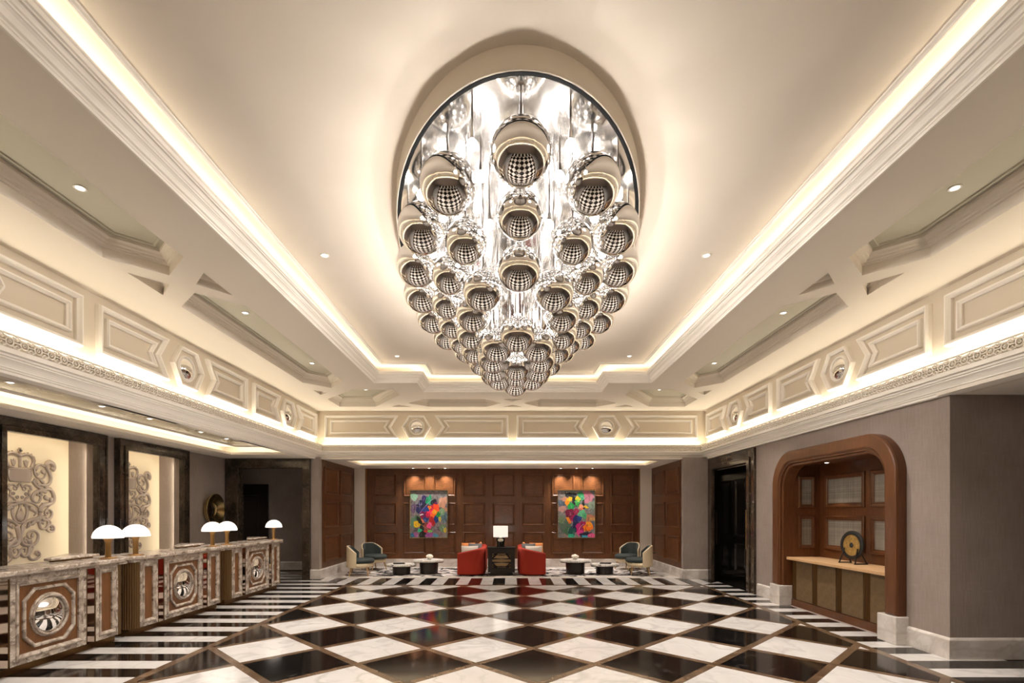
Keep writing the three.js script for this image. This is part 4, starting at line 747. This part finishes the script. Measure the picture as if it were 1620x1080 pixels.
// ------------------------------------------------------------------ lounge in the alcove
{ // rug
  const t = thing('rug', 'grey rug with black angular line pattern under the lounge', 'rug', -0.19, 0, 14.5);
  const c = document.createElement('canvas'); c.width = 1600; c.height = 440; const g = c.getContext('2d'); seed = 99; g.fillStyle = '#cfc5bf'; g.fillRect(0, 0, 1600, 440);
  g.globalAlpha = 0.5; for (let i = 0; i < 500; i++) { g.fillStyle = rnd() < 0.5 ? '#c6bab3' : '#a99a93'; g.fillRect(rnd() * 1600, rnd() * 440, 20 + rnd() * 60, 1.5); } g.globalAlpha = 1;
  for (let i = 0; i < 300; i++) { let x = rnd() * 1600, y = rnd() * 440; g.strokeStyle = rnd() < 0.8 ? '#121011' : '#ece6e2'; g.lineWidth = 7 + rnd() * 13; g.lineJoin = 'miter'; g.beginPath(); g.moveTo(x, y); for (let k = 0; k < 3; k++) { x += (rnd() - 0.4) * 150; y += (rnd() - 0.5) * 110; g.lineTo(x, y); } g.stroke(); }
  const tx = new THREE.CanvasTexture(c); tx.colorSpace = THREE.SRGBColorSpace; const geo = new THREE.BoxGeometry(8.5, 0.012, 2.1); geo.translate(0, 0.006, 0);
  mesh('pile', geo, [M.cushionWhite, M.cushionWhite, std({ map: tx, roughness: 0.95 }), M.cushionWhite, M.cushionWhite, M.cushionWhite], t);
}
const RUG = 0.012;
function ribbon(path, thick, y0, topAt, rad = 0.05) {       // upholstered shell along a plan path [[x, z]]
  const c = new THREE.CatmullRomCurve3(path.map(p => new THREE.Vector3(p[0], 0, p[1])), false, 'centripetal'), rings = [], n = 48;
  for (let i = 0; i <= n; i++) {
    const q = i / n, p = c.getPointAt(q), d = c.getTangentAt(q), nx = -d.z, nz = d.x, top = topAt(q), e = Math.min(1, Math.sin(Math.PI * Math.min(0.5, Math.min(q, 1 - q) * n / 6)) * 0.35 + 0.65), h = thick / 2 * e, r = Math.min(rad, h * 0.98), o = [];
    o.push([-h + 0.015, y0], [-h, y0 + 0.02]); for (let k = 0; k <= 5; k++) { const a = Math.PI - k / 5 * Math.PI / 2; o.push([-h + r + r * Math.cos(a), top - r + r * Math.sin(a)]); }
    for (let k = 0; k <= 5; k++) { const a = Math.PI / 2 - k / 5 * Math.PI / 2; o.push([h - r + r * Math.cos(a), top - r + r * Math.sin(a)]); } o.push([h, y0 + 0.02], [h - 0.015, y0]);
    rings.push(o.map(([u, y]) => new THREE.Vector3(p.x + nx * u, y, p.z + nz * u)));
  }
  return loft(rings);
}
function pillow(w, h, d) { const g = new THREE.BoxGeometry(w, h, d, 14, 14, 4), p = g.attributes.position; for (let i = 0; i < p.count; i++) { const x = p.getX(i) / (w / 2), y = p.getY(i) / (h / 2), k = Math.pow((1 - x * x * 0.96) * (1 - y * y * 0.96), 0.45), pin = 1 - 0.1 * (x * x) * (y * y) * 0 - 0.06 * (1 - x * x) * (y * y) - 0.06 * (1 - y * y) * (x * x); p.setXYZ(i, p.getX(i) * pin, p.getY(i) * pin, p.getZ(i) * (0.12 + 0.88 * k)); } const q = metreUV(g); q.computeVertexNormals(); return new THREE.BufferGeometry().copy(g).toNonIndexed() && (() => { g.computeVertexNormals(); return g; })(); }
function sofa(s, label) {       // s = -1 faces left, 1 faces right; back beside the console
  const X = s < 0 ? -0.66 : 0.24, t = thing('sofa', label, 'sofa', X, RUG, 14.5, 0, 'red sofas either side of the console'); const f = x => s * x;
  const path = [[0.72, 0.88], [0.55, 0.9], [0.3, 0.9], [0.12, 0.82], [0.06, 0.6], [0.06, 0], [0.06, -0.6], [0.12, -0.82], [0.3, -0.9], [0.55, -0.9], [0.72, -0.88]].map(([x, z]) => [f(x), z]);
  mesh('shell', ribbon(path, 0.12, 0.03, q => { const e = Math.min(q, 1 - q); return 0.6 + 0.14 * Math.min(1, e / 0.22); }, 0.05), M.red, t);
  { const g = new RoundedBoxGeometry(0.6, 0.26, 1.66, 4, 0.04); g.translate(f(0.42), 0.17, 0); mesh('seat_base', g, M.red, t); }
  for (const z of [-0.41, 0.41]) { const g = new RoundedBoxGeometry(0.6, 0.14, 0.81, 4, 0.055); g.translate(f(0.43), 0.37, z); mesh('seat_cushion', g, M.red, t); }
  mesh('plinth', (() => { const g = new THREE.BoxGeometry(0.56, 0.04, 1.6); g.translate(f(0.4), 0.02, 0); return g; })(), M.rubber, t);
  return t;
}
sofa(-1, 'red velvet sofa with curved back, left of the dark console'); sofa(1, 'red velvet sofa with curved back, right of the dark console');
function cushion(X, Y, D, turn, tilt, mat, label, w = 0.42, h = 0.4) { const t = thing('cushion', label, 'cushion', X, Y, D, turn, 'sofa cushions'); const m = mesh('cover', pillow(w, h, 0.14), mat, t); m.rotation.x = tilt; return t; }
const SY = RUG + 0.44;
for (const s of [-1, 1]) {
  const B = s < 0 ? -0.66 : 0.24, n = s < 0 ? 'left' : 'right', X = x => B + s * x, face = s * Math.PI / 2;
  cushion(X(0.42), SY + 0.16, 13.88, 0, -0.22, M.cushionWhite, `white cushion leaning on the near arm of the ${n} red sofa`, 0.46, 0.36);
  cushion(X(0.3), SY + 0.19, 14.14, s * 0.35, -0.2, M.cushionGrey, `grey cushion behind the white one on the ${n} red sofa`, 0.4, 0.4);
  cushion(X(0.2), SY + 0.19, 14.5, face, -0.2, M.cushionStripe, `orange striped cushion against the back of the ${n} red sofa, beside the lamp`, 0.42, 0.42);
  cushion(X(0.56), SY + 0.17, 15.1, s * -0.3, 0.24, M.cushionStripe, `orange striped cushion at the far arm of the ${n} red sofa`, 0.4, 0.36);
}
{ // console
  const t = thing('console_table', 'dark square console with gold fretwork front between the sofas', 'console', -0.215, RUG, 13.9), W = 0.72, H = 0.75, Dp = 0.46;
  const fr = new THREE.Shape(); fr.moveTo(-W / 2, 0.08); fr.lineTo(W / 2, 0.08); fr.lineTo(W / 2, H - 0.03); fr.lineTo(-W / 2, H - 0.03); fr.closePath(); fr.holes.push(shapeOf([[-0.25, 0.21], [0.25, 0.21], [0.25, 0.58], [-0.25, 0.58]]));
  const fg = new THREE.ExtrudeGeometry(fr, { depth: 0.03, bevelEnabled: false }); fg.translate(0, 0, Dp / 2 - 0.03); mesh('front_frame', metreUV(fg), M.ebony, t);
  mesh('body', (() => { const g = rbox(W, H - 0.11, Dp - 0.06, 0.004); g.translate(0, 0.08 + (H - 0.11) / 2, -0.03); return g; })(), M.ebony, t);
  mesh('gold_back', (() => { const g = new THREE.BoxGeometry(0.5, 0.37, 0.006); g.translate(0, 0.395, Dp / 2 - 0.056); return g; })(), M.legBrass, t);
  mesh('top', (() => { const g = rbox(W + 0.03, 0.03, Dp + 0.02, 0.006); g.translate(0, H - 0.015, 0); return g; })(), M.ebony, t);
  mesh('plinth', (() => { const g = rbox(W - 0.12, 0.08, Dp - 0.1, 0.004); g.translate(0, 0.04, 0); return g; })(), M.ebony, t);
  const z = Dp / 2 - 0.015, bar = (a, b, w = 0.03) => mesh('fret_bar', barBetween([a[0], a[1], z], [b[0], b[1], z], w, w), M.ebony, t);
  for (const s of [-1, 1]) { bar([s * 0.12, 0.58], [s * 0.25, 0.45]); bar([s * 0.12, 0.21], [s * 0.25, 0.34]); bar([s * 0.25, 0.53], [s * 0.16, 0.58], 0.02); bar([s * 0.25, 0.26], [s * 0.16, 0.21], 0.02); }
  for (const y of [0.355, 0.435]) for (const s of [-1, 1]) mesh('fret_bar', (() => { const q = y > 0.4 ? 1 : -1, g = new THREE.ExtrudeGeometry(shapeOf([[s * 0.25, y - q * 0.012], [s * 0.25, y + q * 0.03], [0, y + q * 0.014], [0, y]]), { depth: 0.02, bevelEnabled: false }); g.translate(0, 0, z - 0.01); return metreUV(g); })(), M.ebony, t);
  for (const y of [0.545, 0.245]) mesh('fret_bar', (() => { const g = new THREE.ExtrudeGeometry(shapeOf([[-0.13, y - 0.006], [0, y - 0.018], [0.13, y - 0.006], [0.13, y + 0.006], [-0.13, y + 0.006]]), { depth: 0.02, bevelEnabled: false }); g.translate(0, 0, z - 0.01); return metreUV(g); })(), M.ebony, t);
  const l = thing('table_lamp', 'black table lamp with white pleated box shade on the console', 'table lamp', -0.24, RUG + H, 13.9);
  mesh('base', lathe([[0.0005, 0], [0.12, 0], [0.122, 0.01], [0.118, 0.03], [0.118, 0.2], [0.126, 0.24], [0.12, 0.255], [0.105, 0.25], [0.0005, 0.2]], 40), M.lacquer, l);
  { const g = new THREE.SphereGeometry(0.085, 32, 20); g.scale(1, 0.85, 1); g.translate(0, 0.19, 0.052); mesh('white_globe', g, M.petal, l); }
  mesh('neck', lathe([[0.012, 0.2], [0.012, 0.3], [0.03, 0.305], [0.03, 0.315], [0.0005, 0.32]], 16), M.paleBrass, l);
  { const pts = [], W2 = 0.195, D2 = 0.13; const sh = new THREE.Shape(); const n = 96; for (let i = 0; i < n; i++) { const a = i / n * Math.PI * 2, c = Math.cos(a), s = Math.sin(a), p = 1 + 0.008 * Math.cos(i * Math.PI), k = 1 / Math.pow(Math.pow(Math.abs(c), 8) + Math.pow(Math.abs(s), 8), 1 / 8); pts.push([c * k * W2 * p, s * k * D2 * p]); }
    const g = planSlab(pts, 0.27, 0.565); mesh('pleated_shade', g, M.shadeGlow, l); }
  mesh('finial', lathe([[0.0005, 0.6], [0.01, 0.594], [0.012, 0.585], [0.005, 0.57], [0.005, 0.56]], 14), M.lacquer, l);
  const p = new THREE.PointLight(LAMPWARM, 1.3, 0, 2); p.name = 'table_lamp_bulb'; p.position.set(-0.24, RUG + H + 0.42, -13.9); p.castShadow = true; p.shadow.radius = 3; scene.add(p);
}
function coffeeTable(X, D, H, rx, label, sd) {
  seed = sd; const t = thing('coffee_table', label, 'coffee table', X, RUG, D, 0, 'marble coffee tables'), pts = [], ph = rnd() * 6;
  for (let i = 0; i < 40; i++) { const a = i / 40 * Math.PI * 2, k = 1 + 0.05 * Math.sin(2 * a + ph) + 0.035 * Math.sin(3 * a + ph * 2); pts.push([Math.cos(a) * rx * k, Math.sin(a) * rx * 0.92 * k]); }
  mesh('marble_top', planSlab(pts, H - 0.06, H, [], 0.018), M.tableMarble, t);
  mesh('top_rim', planSlab(pts.map(([x, y]) => [x * 0.96, y * 0.96]), H - 0.075, H - 0.058), M.ebony, t);
  mesh('drum_base', metreUV(lathe([[0.0005, 0], [rx * 0.6, 0], [rx * 0.62, 0.01], [rx * 0.64, H - 0.08], [rx * 0.64, H - 0.07], [0.0005, H - 0.07]], 40)), M.ebony, t);
  return t;
}
function flowers(X, D, Y, label, sd) {
  seed = sd; const t = thing('flower_bowl', label, 'flowers', X, Y, D);
  mesh('bowl', lathe([[0.0005, 0], [0.035, 0], [0.06, 0.02], [0.068, 0.05], [0.064, 0.052], [0.05, 0.03], [0.0005, 0.03]], 28), M.tableMarble, t);
  for (let i = 0; i < 15; i++) { const a = i * 2.4, q = Math.sqrt(i / 15) * 0.075, g = new THREE.IcosahedronGeometry(0.034 + rnd() * 0.01, 1); g.scale(1, 0.9, 1); const m = mesh('bloom', g, M.petal, t); m.position.set(Math.cos(a) * q, 0.115 - q * 0.6 + rnd() * 0.015, Math.sin(a) * q); m.rotation.set(rnd() * 3, rnd() * 3, 0); }
}
coffeeTable(-2.94, 13.95, 0.29, 0.38, 'lower round marble coffee table beside the cream chair on the left', 5);
coffeeTable(-2.22, 14.1, 0.39, 0.4, 'taller round marble coffee table with white flowers, left of the red sofas', 9);
coffeeTable(1.81, 14.1, 0.39, 0.41, 'taller round marble coffee table with white flowers, right of the red sofas', 12);
coffeeTable(2.6, 14.0, 0.29, 0.37, 'lower round marble coffee table beside the cream chair on the right', 17);
flowers(-2.2, 14.05, RUG + 0.39, 'white flowers in a small bowl on the left marble table', 31); flowers(1.8, 14.05, RUG + 0.39, 'white flowers in a small bowl on the right marble table', 32);

function armchair(X, D, turn, label) {
  const t = thing('lounge_chair', label, 'chair', X, RUG, D, turn, 'cream and slate lounge chairs');    // faces local +z
  const path = (r, sweepA) => Array.from({ length: 13 }, (_, i) => { const a = -Math.PI / 2 - sweepA + i / 12 * 2 * sweepA; return [Math.cos(a) * r, Math.sin(a) * r * 0.95 + 0.02]; });
  const top = k => q => { const e = Math.min(q, 1 - q) * 2; return k + 0.16 * Math.sin(Math.min(1, e * 1.3) * Math.PI / 2); };
  mesh('outer_shell', ribbon(path(0.33, 1.35), 0.035, 0.2, q => top(0.56)(q), 0.016), M.cream, t);
  mesh('backrest', ribbon(path(0.285, 1.3), 0.06, 0.36, q => top(0.555)(q), 0.028), M.slate, t);
  mesh('seat_shell', lathe([[0.0005, 0.2], [0.27, 0.2], [0.31, 0.22], [0.318, 0.3], [0.0005, 0.31]], 40), M.cream, t);
  mesh('seat', (() => { const g = lathe([[0.0005, 0.3], [0.27, 0.3], [0.3, 0.315], [0.312, 0.35], [0.3, 0.39], [0.26, 0.41], [0.0005, 0.418]], 40); g.translate(0, 0, 0.04); return g; })(), M.slate, t);
  for (const sx of [-1, 1]) for (const sz of [-1, 1]) { const r = []; for (let i = 0; i <= 3; i++) { const q = i / 3, x = sx * (0.19 + 0.05 * (1 - q)), z = sz * (0.18 + 0.04 * (1 - q)), rr = 0.012 + 0.012 * q; r.push(Array.from({ length: 10 }, (_, k) => new THREE.Vector3(x + Math.cos(k / 10 * 6.2832) * rr, 0.21 * q, z - Math.sin(k / 10 * 6.2832) * rr))); } mesh('leg', loft(r), M.legBrass, t); }
  t.scale.setScalar(1.1); return t;
}
armchair(-4.02, 13.75, 1.75, 'lounge chair showing its cream back, front left of the lounge');
armchair(-3.98, 15.05, 0.95, 'dark slate lounge chair against the panelling, back left of the lounge');
armchair(3.55, 13.95, -1.75, 'lounge chair showing its cream back, front right of the lounge');
armchair(3.5, 15.2, -0.95, 'dark slate lounge chair against the panelling, back right of the lounge');
for (const [X, D, n] of [[-4.42, 14.42, 'left'], [3.98, 14.6, 'right']]) {
  const t = thing('side_table', `small dark drinks table between the lounge chairs on the ${n}`, 'side table', X, RUG, D, 0, 'drinks tables');
  mesh('tabletop', lathe([[0.0005, 0.53], [0.2, 0.53], [0.205, 0.54], [0.2, 0.55], [0.0005, 0.55]], 36), M.ebony, t); mesh('stem', lathe([[0.016, 0.012], [0.016, 0.53], [0.0005, 0.53]], 14), M.rubber, t); mesh('foot', lathe([[0.0005, 0], [0.13, 0], [0.13, 0.01], [0.02, 0.016], [0.0005, 0.016]], 28), M.rubber, t);
}
for (const [X, D, Y, n, a] of [[-3.0, 13.9, 0.29, 'lower left', 0.3], [2.62, 13.95, 0.29, 'lower right', -0.3]]) {
  const t = thing('closed_book', `dark flat book lying on the ${n} marble coffee table`, 'book', X, RUG + Y, D, a); mesh('cover', (() => { const g = rbox(0.3, 0.022, 0.22, 0.004); g.translate(0, 0.011, 0); return g; })(), M.ebony, t);
}
renderer.render(scene, camera);
